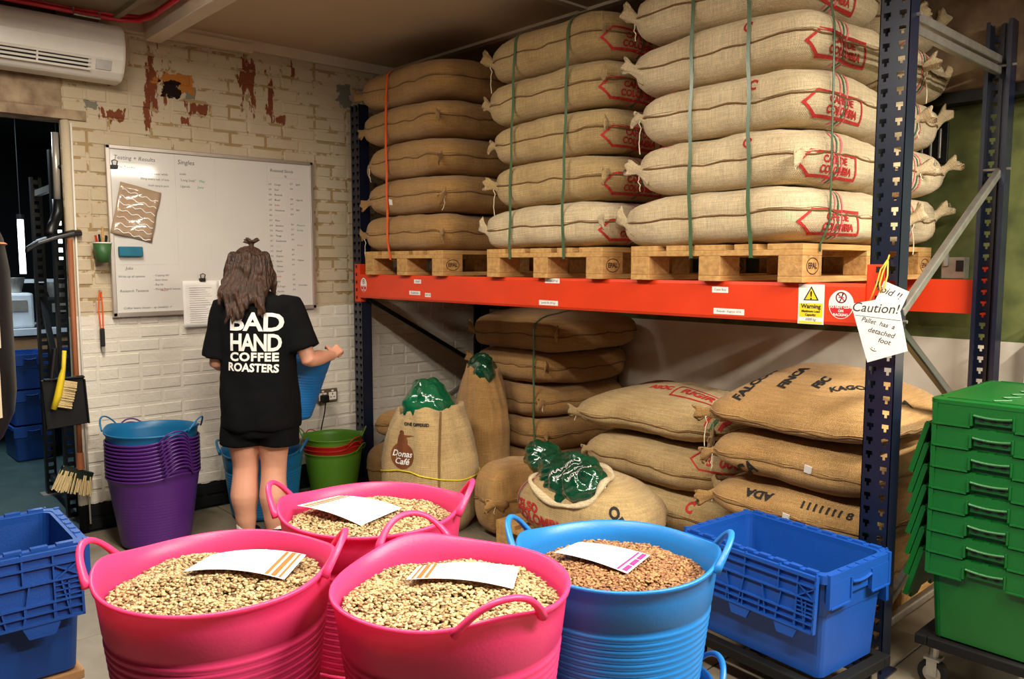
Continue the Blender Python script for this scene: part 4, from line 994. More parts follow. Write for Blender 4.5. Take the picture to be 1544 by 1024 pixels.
# ================================================================== LIDDED CRATES
def crate_meshes(L=.56, W=.36, H=.36, nest=False):
    P = {}; q = .62 if nest else 1
    tp, th = .022, .004; b = MB()
    b.loft([rrect(L-2*tp-.02, W-2*tp-.02, .02, .0), rrect(L-2*tp, W-2*tp, .025, .008), rrect(L-tp*.8, W-tp*.8, .03, H*.6), rrect(L-tp*.75+.004, W-tp*.75+.004, .03, H*.61), rrect(L, W, .03, H-.02), rrect(L, W, .03, H),
            rrect(L-.03, W-.03, .026, H), rrect(L-.03, W-.03, .026, H-.02), rrect(L-tp*1.2-.02, W-tp*1.2-.02, .026, H*.6), rrect(L-2*tp-.03, W-2*tp-.03, .02, .010)], True)
    if nest:
        b = MB(); o_ = lambda z: .012 + 2*.055*(H - z)
        b.loft([rrect(L-o_(0)-.02, W-o_(0)-.02, .02, .0), rrect(L-o_(.008), W-o_(.008), .026, .008), rrect(L-o_(H), W-o_(H), .028, H), rrect(L-o_(H)-.006, W-o_(H)-.006, .026, H), rrect(L-o_(.012)-.006, W-o_(.012)-.006, .024, .012)], True)
    P['body'] = b.mesh('body')
    r = MB()
    r.loft([rrect(L+.01, W+.01, .03, H-.028), rrect(L+.026, W+.026, .03, H-.026), rrect(L+.026, W+.026, .03, H+.002), rrect(L-.012, W-.012, .026, H+.002), rrect(L-.012, W-.012, .026, H-.02)], False)
    for s_ in (-1, 1):   # little blocks along the rim
        for k in range(9): r.box((-L*.42 + k*L*.105, s_*(W/2 + .005), H + .005), (L*.07, .018, .007))
        for k in range(5): r.box((s_*(L/2 + .003), -W*.28 + k*W*.14, H + .003), (.016, .018, .004))
    P['rim'] = r.mesh('rim')
    e = MB()   # stepped skirt and hand grip on an end, facing +x
    x = L/2 + .009
    for s_ in (-1, 1): e.box((x, s_*(W*.33), H-.065*q), (.010, W*.30, .080*q)); e.box((x + .004, s_*(W*.33), H-.104*q), (.012, W*.30, .005)); e.box((x, s_*(W/2-.006), H-.05*q), (.014, .014, .11*q))
    ar = []
    for k in range(11):
        u = -1 + .2*k; ar.append(V((x + .006, u*W*.155, H - .048*q + .008*q*u*u)))
    e.tube(ar, .006*(.8 if nest else 1), 6); e.box((x, 0, H-.036*q), (.010, W*.34, .018*q))
    for s_ in (-1, 1): e.box((x + .003, s_*W*.17, H-.06*q), (.014, .006, .07*q))
    P['end_grip'] = e.mesh('end_grip')
    d = MB(); d.box((x - .005, 0, H - .066*q), (.006, W*.30, .034*q)); P['grip_recess'] = d.mesh('grip_recess')
    f = MB(); hl = W*.50  # lid flap hanging at y = -W/2, ribs outward (-y); origin at hinge, hanging along -z
    f.box((0, .003, -hl/2), (L*.96, .004, hl))
    P['lid_panel'] = f.mesh('lid_panel')
    f = MB()
    for z, w_ in ((-.004, .012), (-.034, .005), (-hl*.42, .005), (-hl*.72, .005), (-hl*.85, .004), (-hl+.003, .007)): f.box((0, -.005, z), (L*.96, .013, w_))
    for k in range(-4, 5):
        xx = k*L*.118; f.box((xx, -.004, -hl*.19), (.004, .011, hl*.46)) if k % 2 == 0 else None
        f.box((xx, -.004, -hl*.86), (.004, .011, hl*.28))
    for k in range(-3, 4):
        xx = k*L*.13; f.bar((xx, -.004, -hl*.42), (xx + (.018 if k % 2 else -.018), -.004, -hl*.98), .004, .010, V((0, 1, 0)))
    for s_ in (-1, 1):
        xo = s_*L*.475; xi = s_*L*.36
        f.box((xo, -.005, -hl/2), (.006, .013, hl)); f.box((xi, -.004, -hl/2), (.004, .011, hl))
        f.bar((xi, -.004, -.035), (xo, -.004, -hl*.42), .004, .010, V((0, 1, 0))); f.bar((xi, -.004, -hl*.42), (xo, -.004, -.035), .004, .010, V((0, 1, 0)))
        for q in (.5, .58, .66): f.box(((xi+xo)/2, -.004, -hl*q), (abs(xo-xi), .010, .003))
        f.box((s_*L*.42, -.004, -hl*.72), (.004, .010, hl*.5))
    P['lid_ribs'] = f.mesh('lid_ribs')
    P['tab'] = MB().prism([(-.045, 0), (.045, 0), (.03, -.034), (-.03, -.034)], -.008, .002, lambda u, v, dd: V((u, dd, v))).mesh('tab')
    return P, hl
CMB, HL = crate_meshes(); CMG, _ = crate_meshes(H=.30, nest=True); CM = CMB
def crate(name, label, loc, rz, m, flaps=(-1, 1), ang=.07, group=None, lid=False, H=.36, W=.36, L=.56, sc=1):
    t = thing(name, label, 'crate', loc, rz, group); t.scale = (sc, sc, sc); CM = CMG if H < .35 else CMB
    def pp(nm, key, par, rot=None, lc=None):
        o = link(nm, CM[key], M['cblue'], par, loc=lc, rot=rot); o.material_slots[0].link = 'OBJECT'; o.material_slots[0].material = M[m]; return o
    pp('body', 'body', t); pp('rim', 'rim', t)
    for s_ in (0, PI):
        g = pp('end_grip', 'end_grip', t, (0, 0, s_)); rc = link('grip_recess', CM['grip_recess'], M['dark'], g); rc.material_slots[0].link = 'OBJECT'; rc.material_slots[0].material = M[m]
        for yy in (-.036, 0, .036): MB().lathe([(.001, 0), (.009, 0), (.009, .002), (.001, .002)], 10).build('grip_slot', M['dark'], t, loc=(math.cos(s_)*(L/2 + .0075), yy, H - (.058 if H > .35 else .0395)), rot=(0, PI/2 if s_ == 0 else -PI/2, 0)).scale = (.5, 1, 1)
    for s_ in flaps:
        f = pp('lid_flap', 'lid_panel', t, (-ang if 1 else 0, 0, 0 if s_ < 0 else PI), (0, s_*(W/2 + .022), H - .004))
        if s_ > 0: f.rotation_euler = (-ang, 0, PI)
        pp('ribs', 'lid_ribs', f)
        for k in (-.34, -.02, .3): pp('tab', 'tab', f, None, (k*L, 0, -HL))
    if lid:
        lm_ = MB(); lm_.loft([rrect(L+.028, W+.028, .03, H+.003), rrect(L+.028, W+.028, .03, H+.016), rrect(L+.004, W+.004, .03, H+.020)], True); lo_ = link('lid', lm_.mesh('lid'), M[m], t)
        z_ = MB(); zz = []
        for k in range(13): zz.append((-L/2 + k*L/12, (.02 if k % 2 else -.02), H + .021))
        z_.tube(zz, .002, 5)
        for s_ in (-1, 1): z_.box((0, s_*(W/2 - .012), H + .021), (L*.9, .010, .006)); z_.box((s_*(L/2 - .012), 0, H + .021), (.01, W*.8, .005))
        z_.build('lid_ridges', M[m], lo_)
    return t
def castor(par, x, y, r=.05, z=None, rz=0):
    wz = r; w_ = MB().tube([(x - .014, y, wz), (x + .014, y, wz)], r, 24).build('castor_wheel', M['rubber'], par, shade=.6)
    MB().tube([(x - .0155, y, wz), (x + .0155, y, wz)], r*.62, 20).build('wheel_hub', M['galv'], w_)
    fk = MB(); fk.box((x - .020, y, wz + r*.5), (.004, .034, r*1.3)); fk.box((x + .020, y, wz + r*.5), (.004, .034, r*1.3)); fk.box((x, y, wz + r*1.12), (.05, .05, .008)); fk.tube([(x, y, wz + r*1.1), (x, y, z or wz + r*1.2)], .016, 10); fk.tube([(x - .024, y, wz), (x + .024, y, wz)], .007, 8)
    fk.build('castor_fork', M['galv'], par)
def dolly(label, loc, rz, L, W, zt, castors=True, r=.045):
    t = thing('crate_dolly', label, 'dolly', loc, rz)
    fr = MB(); h = .035
    for s_ in (-1, 1): fr.box((0, s_*(W/2 - .02), zt - h/2), (L, .04, h)); fr.box((s_*(L/2 - .02), 0, zt - h/2), (.04, W - .08, h))
    fr.box((0, 0, zt - h/2), (.04, W - .08, h*.8)); fr.build('frame', M['dolly'], t, bevel=.004)
    for sx in (-1, 1):
        for sy in (-1, 1): castor(t, sx*(L/2 - .05), sy*(W/2 - .05), r, zt - .034)
    return t
# blue crate in front of the upright
BCX, BCY, BRZ = -.150, -.262, -.10
crate('lidded_crate', 'open blue crate with its ribbed lid flap hanging, beside the blue tub', (BCX, BCY, .142), BRZ, 'cblue')
dolly('black dolly under the open blue crate beside the rack upright', (BCX, BCY, 0), BRZ, .60, .40, .14)
# blue crate at the doorway side
crate('lidded_crate', 'open dark blue crate with ribbed lid flap near the doorway', (-1.565, -2.50, .242), PI/2 - .03, 'cblue2', sc=1.12)
t = thing('platform_trolley', 'low wooden platform trolley under the dark blue crate', 'trolley', (-1.575, -2.50, 0), PI/2)
MB().box((0, 0, .225), (.60, .40, .03)).build('deck', M['card'], t, bevel=.004); MB().box((0, 0, .16), (.56, .36, .10)).build('frame', M['dolly'], t)
for sx in (-1, 1):
    for sy in (-1, 1): castor(t, sx*.24, sy*.14, .055)
# green crates nested on a dolly
GX, GY = .405, .31
for k in range(8):
    top = k == 7
    crate('lidded_crate', 'green lidded crate with its lid closed, on top of the green stack' if top else ('green crate at the bottom of the green stack on the dolly' if k == 0 else 'green crate, %s from the bottom of the green stack' % NTH[k]), (GX, GY, .1905 + k*.0735), PI/2, 'cgreen', flaps=() if top else (1,), ang=.27, group=None if top else 'green crates nested beside the rack', lid=top, H=.30)
dolly('black castor dolly under the green crates', (GX, GY, 0), PI/2, .56, .42, .190, r=.048)

# ================================================================== PERSON
PX, PY = -2.64, -1.03
per = thing('person', 'person in a black printed t-shirt and black shorts, lifting a blue tub', 'person', (PX, PY, 0), ANG)
def limb(mb, pts, n=14, flat=1.0):
    """pts: list of (x, y, z, r); rounded ends"""
    P = [V(p[:3]) for p in pts]; R0 = [p[3] for p in pts]
    fine, rad = [], []
    for i in range(len(P) - 1):
        k = 5
        for j in range(k): t = j/k; fine.append(P[i].lerp(P[i+1], t)); rad.append(R0[i] + (R0[i+1] - R0[i])*(t*t*(3 - 2*t)))
    fine.append(P[-1]); rad.append(R0[-1])
    d0 = (fine[0] - fine[1]).normalized(); d1 = (fine[-1] - fine[-2]).normalized()
    a = [(fine[0] + d0*rad[0]*q, rad[0]*math.sqrt(max(.02, 1 - q*q))) for q in (.95, .8, .5)]
    b = [(fine[-1] + d1*rad[-1]*q, rad[-1]*math.sqrt(max(.02, 1 - q*q))) for q in (.5, .8, .95)]
    path = [p for p, _ in a] + fine + [p for p, _ in b]; rr = [r for _, r in a] + rad + [r for _, r in b]
    mb.tube(path, rr, n, flat=flat)
def ell(mb, c, r, n=18, rot=None):
    R = Euler(rot).to_matrix() if rot else Matrix.Identity(3); rings = []
    for j in range(1, 12):
        e = -PI/2 + PI*j/12; rings.append([V(c) + R @ V((r[0]*math.cos(e)*math.cos(2*PI*i/n), r[1]*math.cos(e)*math.sin(2*PI*i/n), r[2]*math.sin(e))) for i in range(n)])
    mb.loft(rings)
def hand(mb, wrist, d, side, curl, s_=1.0):
    """palm, four bent fingers of unequal length, thumb off the side of the palm; d pointing direction, side towards the thumb, curl bending direction"""
    w_, d, t, c = V(wrist), V(d).normalized(), V(side).normalized(), V(curl).normalized()
    pal = w_ + d*.045*s_
    for k in (-1.2, -.4, .4, 1.2): limb(mb, [(*(w_ + t*k*.010*s_), .016*s_), (*(w_ + d*.075*s_ + t*k*.016*s_), .0125*s_)], 8)
    for k, (q, ln) in enumerate(((1.35, .066), (.45, .076), (-.45, .071), (-1.35, .055))):
        b = w_ + d*.078*s_ + t*q*.0165*s_; ln *= s_
        p1 = b + (d*.75 + c*.66).normalized()*ln*.45; p2 = p1 + (c*.95 - d*.15).normalized()*ln*.34; p3 = p2 + (c*.35 - d*.9).normalized()*ln*.28
        limb(mb, [(*b, .0098*s_), (*p1, .009*s_), (*p2, .0082*s_), (*p3, .007*s_)], 8)
    b = w_ + d*.022*s_ + t*.024*s_; p1 = b + (t*.8 + d*.5 + c*.3).normalized()*.036*s_; p2 = p1 + (d*.6 + c*.8 + t*.1).normalized()*.032*s_
    limb(mb, [(*b, .0125*s_), (*p1, .0105*s_), (*p2, .0085*s_)], 8)
B = MB()
for s_, dx in ((-1, -.015), (1, -.005)):
    x = s_*.072 + dx
    limb(B, [(s_*.09, 0, .78, .105), (x*1.0, .005, .60, .084), (x*.95, .01, .43, .065), (x*.95, .0, .38, .064), (x*.97, -.018, .28, .070), (x*.95, -.008, .17, .054), (x*.93, .0, .085, .040), (x*.9, .01, .05, .036)], 18)
    limb(B, [(x*.9, -.03, .04, .034), (x*.95, .07, .034, .036), (x, .14, .028, .030)], 12)
ell(B, (0, 0, .80), (.165, .115, .13)); ell(B, (0, .01, 1.0), (.14, .10, .20)); ell(B, (0, .01, 1.17), (.16, .10, .14))
limb(B, [(0, .01, 1.24, .065), (-.02, .035, 1.33, .048), (-.035, .06, 1.38, .05)], 14)
HC = V((-.05, .085, 1.435))
ell(B, HC, (.074, .092, .105), rot=(-.35, -.12, 0)); ell(B, HC + V((0, .045, -.055)), (.052, .05, .062))          # skull, jaw
limb(B, [(*(HC + V((0, .088, .0))), .010), (*(HC + V((0, .108, -.035))), .014)], 8)                                     # nose
ell(B, HC + V((0, .088, -.065)), (.022, .012, .008))                                                                    # lips
for s_ in (-1, 1): ell(B, HC + V((s_*.077, .0, -.015)), (.010, .02, .03)); ell(B, HC + V((s_*.03, .085, .002)), (.014, .010, .009))
RSH, REL, RWR = (.165, .005, 1.255), (.262, -.02, .985), (.335, .165, .985)
LSH, LEL, LWR = (-.160, .005, 1.25), (-.205, -.01, .965), (-.14, .20, .945)
for sh, el_, wr in ((RSH, REL, RWR), (LSH, LEL, LWR)):
    md = V(sh).lerp(V(el_), .5); fm = V(el_).lerp(V(wr), .35)
    limb(B, [(*sh, .055), (*md, .047), (*el_, .040), (*fm, .042), (*wr, .027)], 14)
hand(B, RWR, (.35, .75, .35), (-.6, .1, .6), (-.55, .1, -.75)); hand(B, LWR, (.3, .9, .1), (.3, -.2, .8), (.5, .3, -.6))
bodym = remeshed(B, .0055, 5, 'body', factor=.5); link('body', bodym, M['skin'], per)
for s_ in (-1, 1): e = MB(); ell(e, HC + V((s_*.03, .090, .004)), (.010, .008, .008), 10); eo = e.build('eye', M['white'], per, smooth=True); e = MB(); ell(e, HC + V((s_*.03, .0965, .004)), (.004, .0025, .004), 8); e.build('pupil', M['black_ink'], eo)
# t-shirt
Sh = MB(); rings = []
for z, a, b, cx, cy in ((.635, .200, .140, .008, 0), (.66, .203, .143, .008, 0), (.80, .198, .138, .005, 0), (.97, .186, .126, .002, 0), (1.10, .190, .122, 0, 0), (1.20, .196, .118, -.002, .002), (1.265, .175, .105, -.004, .008), (1.305, .115, .085, -.008, .015), (1.335, .068, .066, -.014, .025)):
    rings.append([V((cx + a*math.copysign(abs(math.cos(t))**.8, math.cos(t)), cy + b*math.copysign(abs(math.sin(t))**.85, math.sin(t)), z)) for t in [2*PI*k/40 for k in range(40)]])
Sh.loft(rings)
for sh, el_, k, r1 in ((RSH, REL, .80, .082), (LSH, LEL, .90, .082)):
    a, e = V(sh), V(el_); q = a.lerp(e, k); m_ = a.lerp(e, .4); ins = V((a.x*.72, a.y, a.z - .02))
    limb(Sh, [(*ins, .075), (*a, .070), (*m_, .074)], 20); d = (q - m_).normalized()
    Sh.tube([m_ - d*.03, m_ + d*.02, m_.lerp(q, .6), q, q + d*.004], [.07, .074, .078, r1, r1], 24)
def folds(p, n):
    f = math.sin(p.x*38 + p.z*9 + 1.5*math.sin(p.z*7)) * .0045*max(0, min(1, (1.15 - p.z)*2.2)) + noise.noise(p*9)*.006 + noise.noise(p*22)*.0025
    return n*f
shm = remeshed(Sh, .009, 4, 'shirt', folds); sho = link('t_shirt', shm, M['shirt'], per)
bk_ = dict(target=sho, U=(1, 0, 0), W=(0, 0, 1), N=(0, -1, 0), m=M['white_ink'], off=.003, step=.014)
for tx, sz, bo, x, z, an, sp in (('BAD', .125, .0036, .030, 1.178, -.03, 1.0), ('HAND', .118, .0036, .025, 1.077, -.02, .9), ('COFFEE', .062, .0026, .018, 1.008, -.02, 1.12), ('ROASTERS', .060, .0022, .012, .955, -.05, 1.02)):
    m2 = text2d(tx, sz, bo, 0, 3, 'CENTER', sp)
    wdt = max(v[0] for v in m2[0]) - min(v[0] for v in m2[0]); tgt = {'BAD': .255, 'HAND': .245, 'COFFEE': .235, 'ROASTERS': .245}[tx]
    m2 = ([(v[0]*tgt/wdt, v[1]*(.98 if sz > .1 else .92)) for v in m2[0]], m2[1])
    wrap_print('printed_lettering', rot2d(m2, an), origin=(x, -.15, z), **bk_)
# shorts
So = MB(); So.loft([[V((.008 + a*math.cos(t), b*math.sin(t), z)) for t in [2*PI*k/32 for k in range(32)]] for z, a, b in ((.60, .165, .125), (.66, .185, .132), (.80, .18, .13))])
for s_ in (-1, 1): So.tube([(s_*.092, 0, .70), (s_*.094, 0, .62), (s_*.096 - .004, .0, .553), (s_*.096 - .004, .0, .548)], [.10, .102, .104, .104], 24, flat=1.12)
link('shorts', remeshed(So, .008, 3, 'shorts', lambda p, n: n*noise.noise(p*16)*.004), M['shorts'], per)
# shoes and socks
for s_, dx in ((-1, -.015), (1, -.005)):
    x = (s_*.083 + dx)*.95; a = MB(); limb(a, [(x, -.035, .042, .040), (x, .06, .040, .044), (x, .15, .034, .036)], 16); limb(a, [(x, -.01, .09, .043), (x, .0, .06, .045)], 14)
    sm = remeshed(a, .006, 3, 'shoe'); 
    for v in sm.vertices: v.co.z = max(.002, v.co.z)
    sh_ = link('shoe', sm, M['rubber'], per); MB().tube([(x, -.006, .09), (x, -.006, .125)], .040, 16).build('sock', M['paper'], sh_)
# hair: cap, hanging locks and a small knot on top
Hh = MB(); ell(Hh, HC + V((0, -.012, .012)), (.096, .106, .112), 20, (-.3, -.1, 0)); rn = random.Random(4)
for k in range(34):
    a = PI + PI*(k/33)*1.0 - (.0); a = PI*.92 + PI*1.16*k/33
    c0 = HC + V((.080*math.cos(a), .085*math.sin(a) - .012, .045 + rn.uniform(-.02, .03))); ln = rn.uniform(.22, .335) - .07*abs(math.cos(a))
    ou = V((math.cos(a), math.sin(a), 0)); sway = rn.uniform(-.03, .035)
    pts_ = [(c0, .024), (c0 + ou*.022 + V((sway*.3, 0, -ln*.35)), .024), (c0 + ou*.016 + V((sway, -.004, -ln*.75)), .017), (c0 + ou*.006 + V((sway*1.8, -.006, -ln)), .006)]
    for p_, r_ in pts_:
        if math.sin(a) < -.25 and p_.z < 1.33: p_.y = min(p_.y, -.10 - max(0, 1.31 - p_.z)*.28)
        elif p_.z < 1.31: p_.z = 1.31
    limb(Hh, [(*p_, r_) for p_, r_ in pts_], 8)
hm = remeshed(Hh, .006, 2, 'hair', lambda p, n: n*(math.sin(math.atan2(p.y - HC.y, p.x - HC.x)*40 + 4*math.sin(p.z*20))*.0035 + noise.noise(p*26)*.006)); ho = link('hair', hm, M['hair'], per)
kn = MB(); tp = HC + V((.01, -.01, .118)); limb(kn, [(*tp, .014), (*(tp + V((0, 0, .026))), .011)], 10)
for k in range(9):
    a = 2*PI*k/9; q = V((math.cos(a)*.042, math.sin(a)*.02, .018 + .012*math.sin(k*2.3))); limb(kn, [(*(tp + V((0, 0, .02))), .009), (*(tp + V((0, 0, .022)) + q*.7), .009), (*(tp + V((0, 0, .018)) + q), .004)], 6)
link('hair_knot', remeshed(kn, .004, 1, 'knot'), M['hair'], ho)
fw = MB()
for k in range(14):
    a = PI*.9 + PI*1.2*rn.random(); c0 = HC + V((.10*math.cos(a), .10*math.sin(a) - .02, rn.uniform(-.08, .06))); fw.tube([c0, c0 + V((.012*math.cos(a), .012*math.sin(a), -.05)), c0 + V((.03*math.cos(a) + rn.uniform(-.02, .02), .02*math.sin(a), -.13))], [.0015, .0013, .0006], 4)
fo = fw.build('loose_strands', M['hair'], ho); fo['kind'] = 'stuff'
# the tub being lifted
bpy.context.view_layer.update()
tp = per.matrix_world @ V((-.01, .385, .63))
tub('blue empty tub held up in the hands of the person', tp.x, tp.y, tp.z, 'blue', 0, None, 0.95, (.0, .22, ANG + .15))

# ================================================================== THINGS ON THE LEFT WALL
WX = XW + .006   # just proud of the bricks
def onw(y, z, off=0): return V((WX + off, y, z))
wb = thing('whiteboard', 'large whiteboard with handwriting in an aluminium frame on the brick wall', 'whiteboard', (WX, -.852, 1.645))
MB().box((.008, 0, 0), (.012, 1.19, .90)).build('panel', M['board'], wb)
for a, b in (((0, .455), (1.23, .022)), ((0, -.455), (1.23, .026))): MB().box((.011, a[0], a[1]), (.024, b[0], b[1])).build('frame', M['alu'], wb, bevel=.003)
for y in (-.604, .604): MB().box((.011, y, 0), (.024, .022, .93)).build('frame', M['alu'], wb, bevel=.003)
wb.rotation_euler = (0.004, 0, 0)
def wr(tx, y, z, sz, m='pen', al='LEFT', sh=.15, name='handwriting'):
    sz *= .78
    return flat_print(name, text2d(tx, sz, 0, sh, 2, al), lambda u, v: V((.0146, y + u, z + v)), M[m], wb)
wr('Testing + Results', -.575, .40, .040); wr('The Trouble', -.56, .35, .024); wr('Hard out answer while', -.45, .325, .022); wr('filling every tub of lots', -.44, .295, .022); wr('fresh sample pack', -.40, .26, .020)
wr('Singles', -.235, .40, .046); wr('scale', -.225, .335, .024); wr('"Long Soak"', -.225, .30, .024); wr('May', -.115, .30, .026, 'pen_green'); wr('Uganda', -.225, .265, .024); wr('June', -.125, .265, .026, 'pen_green')
wr('Jobs', -.54, -.20, .030); wr('Write up all options', -.58, -.245, .022); 
for k, tx in enumerate(('- Cupping lab!', '- Send sheet', '- Buy kit', '- Pricing French lessons')): wr(tx, -.395, -.24 - k*.026, .020)
wr('Research Tanzania', -.575, -.325, .026); wr('Hulls?', -.36, -.325, .024, 'pen_red'); wr('Coffee beans chosen - up (weekly) ->', -.56, -.42, .022)
wr('Roasted Stock', .325, .395, .034); wr('kg', .42, .365, .022)
names = ['Congo', 'Soul', 'Rwanda', 'Brazil', 'India', 'Honduras', 'Java', 'Peru', 'Sumatra', 'Mexico', 'Tanga', 'Guatemala', 'Lima', 'Decaf', 'Dejuan', 'Gesha', 'Ghana', 'Yemen', 'India', 'Bali', 'El Diego', 'Nariño']
for k, nm in enumerate(names):
    z = .31 - k*.0315; wr('%d/%d' % (3 + k % 5, 4 + k % 4), .312, z, .019); wr(nm, .350, z, .021, 'pen_red' if k in (4, 18) else ('pgrey' if k in (6, 12) else 'pen'))
    if k % 5 != 2: wr('%d/%d' % (2 + k % 6, 3 + k % 5), .455, z + .01, .019)
    if k in (0, 3, 5, 8, 9, 12, 15, 20): wr({0: 'KMT', 3: 'Uganda', 5: 'Bali', 8: 'Monsoon', 9: 'Sunday', 12: 'Kenya', 15: 'Malawi', 20: 'Colombia'}[k], .495, z + .006, .02, 'pen_green' if k in (8, 9) else ('pen_red' if k == 12 else 'pen'))
for a, b, c, d in ((-.25, -.18, -.25, .44), (-.02, .16, -.02, .44), (.305, .3, .305, .44), (-.58, -.18, -.25, -.18), (-.56, .378, -.36, .378), (.33, .352, .52, .352)):
    flat_print('ruled_line', strip2d([(a, b), (c, d)], .0025), lambda u, v: V((.0145, u, v)), M['pgrey'], wb)
# things held on the board
def sheet(name, label, cat, y, z, w_, h_, rx, m, off=.018, wav=.004):
    g = MB(); n = 10; vs = []; 
    for d in (0, .0012):
        for j in range(n+1):
            for i in range(n+1): u, v = i/n - .5, j/n - .5; vs.append(V((d + wav*(math.sin(u*9 + v*4) + 1) + wav*(math.sin(v*13 - u*5)+1), u*w_, v*h_)))
    N = (n+1)**2; fs = []
    for j in range(n):
        for i in range(n): a = j*(n+1)+i; fs += [(a, a+1, a+n+2, a+n+1), (N+a, N+a+n+1, N+a+n+2, N+a+1)]
    ed = [i for i in range(n+1)] + [j*(n+1)+n for j in range(1, n+1)] + [n*(n+1)+i for i in range(n-1, -1, -1)] + [j*(n+1) for j in range(n-1, 0, -1)]
    for k in range(len(ed)): a, b = ed[k], ed[(k+1) % len(ed)]; fs.append((a, b, N+b, N+a))
    g.add(vs, fs); o = g.build(name, M[m], None, smooth=True, loc=(WX + off, y, z), rot=(rx, 0, 0)); return tag(o, label, cat)
so = sheet('plastic_sleeve', 'tilted crinkled plastic sleeve with a brown sheet on the whiteboard', 'sleeve', -1.325, 1.75, .22, .285, -.22, 'sleeve', .017, .004)
for k in range(7):
    z = .105 - k*.037; pts = [(-.095 + i*.012, z + .006*math.sin(i*1.3 + k) - .0012*i) for i in range(17)]
    flat_print('painted_glare_line', strip2d(pts, .0045), lambda u, v: V((.0135 + .0 + .004*math.sin(u*9/.205 + v*4/.275) + .004*math.sin(v*13/.275 - u*5/.205), u, v)), M['paper'], so)  # glare on the crinkled plastic, painted as wavy white lines
cb = sheet('clipped_paper', 'printed paper list hanging from a clip below the whiteboard', 'paper', -.985, 1.235, .21, .27, .0, 'paper', .026, .001)
for k in range(17): flat_print('printed_line', strip2d([(-.07 + .002*(k % 3), .095 - k*.0125), (.06 - .012*(k*7 % 4), .095 - k*.0125)], .003), lambda u, v: V((.006, u, v)), M['pgrey'], cb)
cb2 = sheet('backing_paper', 'blank paper half hidden behind the clipped printed list', 'paper', -.935, 1.24, .21, .26, .0, 'paper', .0215, .0008)
def clip(label, y, z):
    t = thing('bulldog_clip', label, 'clip', (WX + .016, y, z)); MB().box((.012, 0, 0), (.020, .034, .02)).build('jaw', M['blackm'], t, bevel=.003)
    MB().tube([(.02, -.01, .008), (.024, -.014, .03), (.024, 0, .036), (.024, .014, .03), (.02, .01, .008)], .003, 6).build('loop', M['blackm'], t)
clip('black bulldog clip holding the printed list', -.975, 1.375); clip('black bulldog clip magnet near the top corner of the whiteboard', -1.43, 1.99)
tag(MB().box((.014, 0, 0), (.028, .125, .055)).build('board_eraser', M['tealp'], None, bevel=.006, loc=(WX + .0165, -1.365, 1.535)), 'teal felt eraser stuck on the whiteboard', 'eraser')
# pen cup
cpz = 1.475
t = thing('pen_cup', 'green cup of pens fixed to the wall beside the whiteboard', 'cup', (WX + .055, -1.515, cpz))
MB().lathe([(.001, 0), (.034, 0), (.046, .105), (.043, .105), (.032, .006), (.001, .006)], 28).build('cup', M['cup'], t, smooth=True); MB().lathe([(.0435, .100), (.048, .102), (.048, .108), (.0435, .108)], 28, closed=True).build('rim', M['white'], t)
for k, (dx, dy, h, m) in enumerate(((.0, -.01, .15, 'blackm'), (.01, .012, .145, 'blackm'), (-.012, .02, .14, 'rubber'), (.012, .0, .19, 'wood'), (-.01, -.02, .145, 'red'))):
    tag(MB().tube([(dx*.5, dy*.5, .008), (dx*1.4, dy*1.4, h)], .006, 8).build('marker_pen', M[m], None, loc=t.location), ['black marker pen leaning in the wall cup', 'black marker pen upright in the wall cup', 'dark grey marker pen in the wall cup', 'tall pale wooden stick in the wall cup', 'red pen in the wall cup'][k], 'pen')
# knife on an orange loop
t = thing('hanging_knife', 'black-handled tool hanging on an orange loop below the pen cup', 'tool', (WX + .014, -1.525, 1.02)); MB().tube([(0, -.006, .10), (0, -.012, .2), (0, -.005, .30), (0, .005, .30), (0, .008, .2), (0, .006, .10)], .004, 6, closed=True).build('loop', M['strap_o'], t)
MB().box((0, 0, .05), (.018, .024, .10)).build('grip', M['blackm'], t, bevel=.005); MB().box((0, .002, -.012), (.004, .014, .035)).build('blade', M['galv'], t); MB().tube([(-.012, 0, .302), (.012, 0, .302)], .006, 8).build('nail', M['galv'], t)
# socket, plug and cable
t = thing('wall_socket', 'double wall socket with a black plug on the white brick', 'socket', (WX, -.165, .60)); MB().box((.008, 0, 0), (.016, .15, .088)).build('plate', M['brass'], t, bevel=.003)
for y in (-.036, .036):
    i_ = MB().box((.017, y, -.005), (.003, .055, .05)).build('insert', M['white'], t); MB().box((.0188, y, .008), (.001, .006, .012)).box((.0188, y - .012, -.012), (.001, .010, .006)).box((.0188, y + .012, -.012), (.001, .010, .006)).build('pin_hole', M['dark'], i_); MB().box((.019, y, .03), (.006, .014, .010)).build('switch', M['white'], t)
t = thing('plug', 'black plug and lead in the wall socket', 'plug', (WX + .02, -.20, .59)); MB().box((.022, 0, -.005), (.04, .05, .05)).build('plug_body', M['rubber'], t, bevel=.008)
MB().tube([(.03, 0, -.03), (.035, -.01, -.09), (.02, -.03, -.2), (.016, -.04, -.4), (.03, -.05, -.57)], .004, 8).build('lead', M['dolly'], t, smooth=True)
# surface conduit at the doorway edge
tag(MB().tube([(XW + .010, WY0 + .034, .05), (XW + .010, WY0 + .030, 1.3), (XW + .010, WY0 + .034, 2.2)], .005, 8).build('wall_cable', M['white'], smooth=True), 'thin white cable running down the edge of the doorway', 'cable')

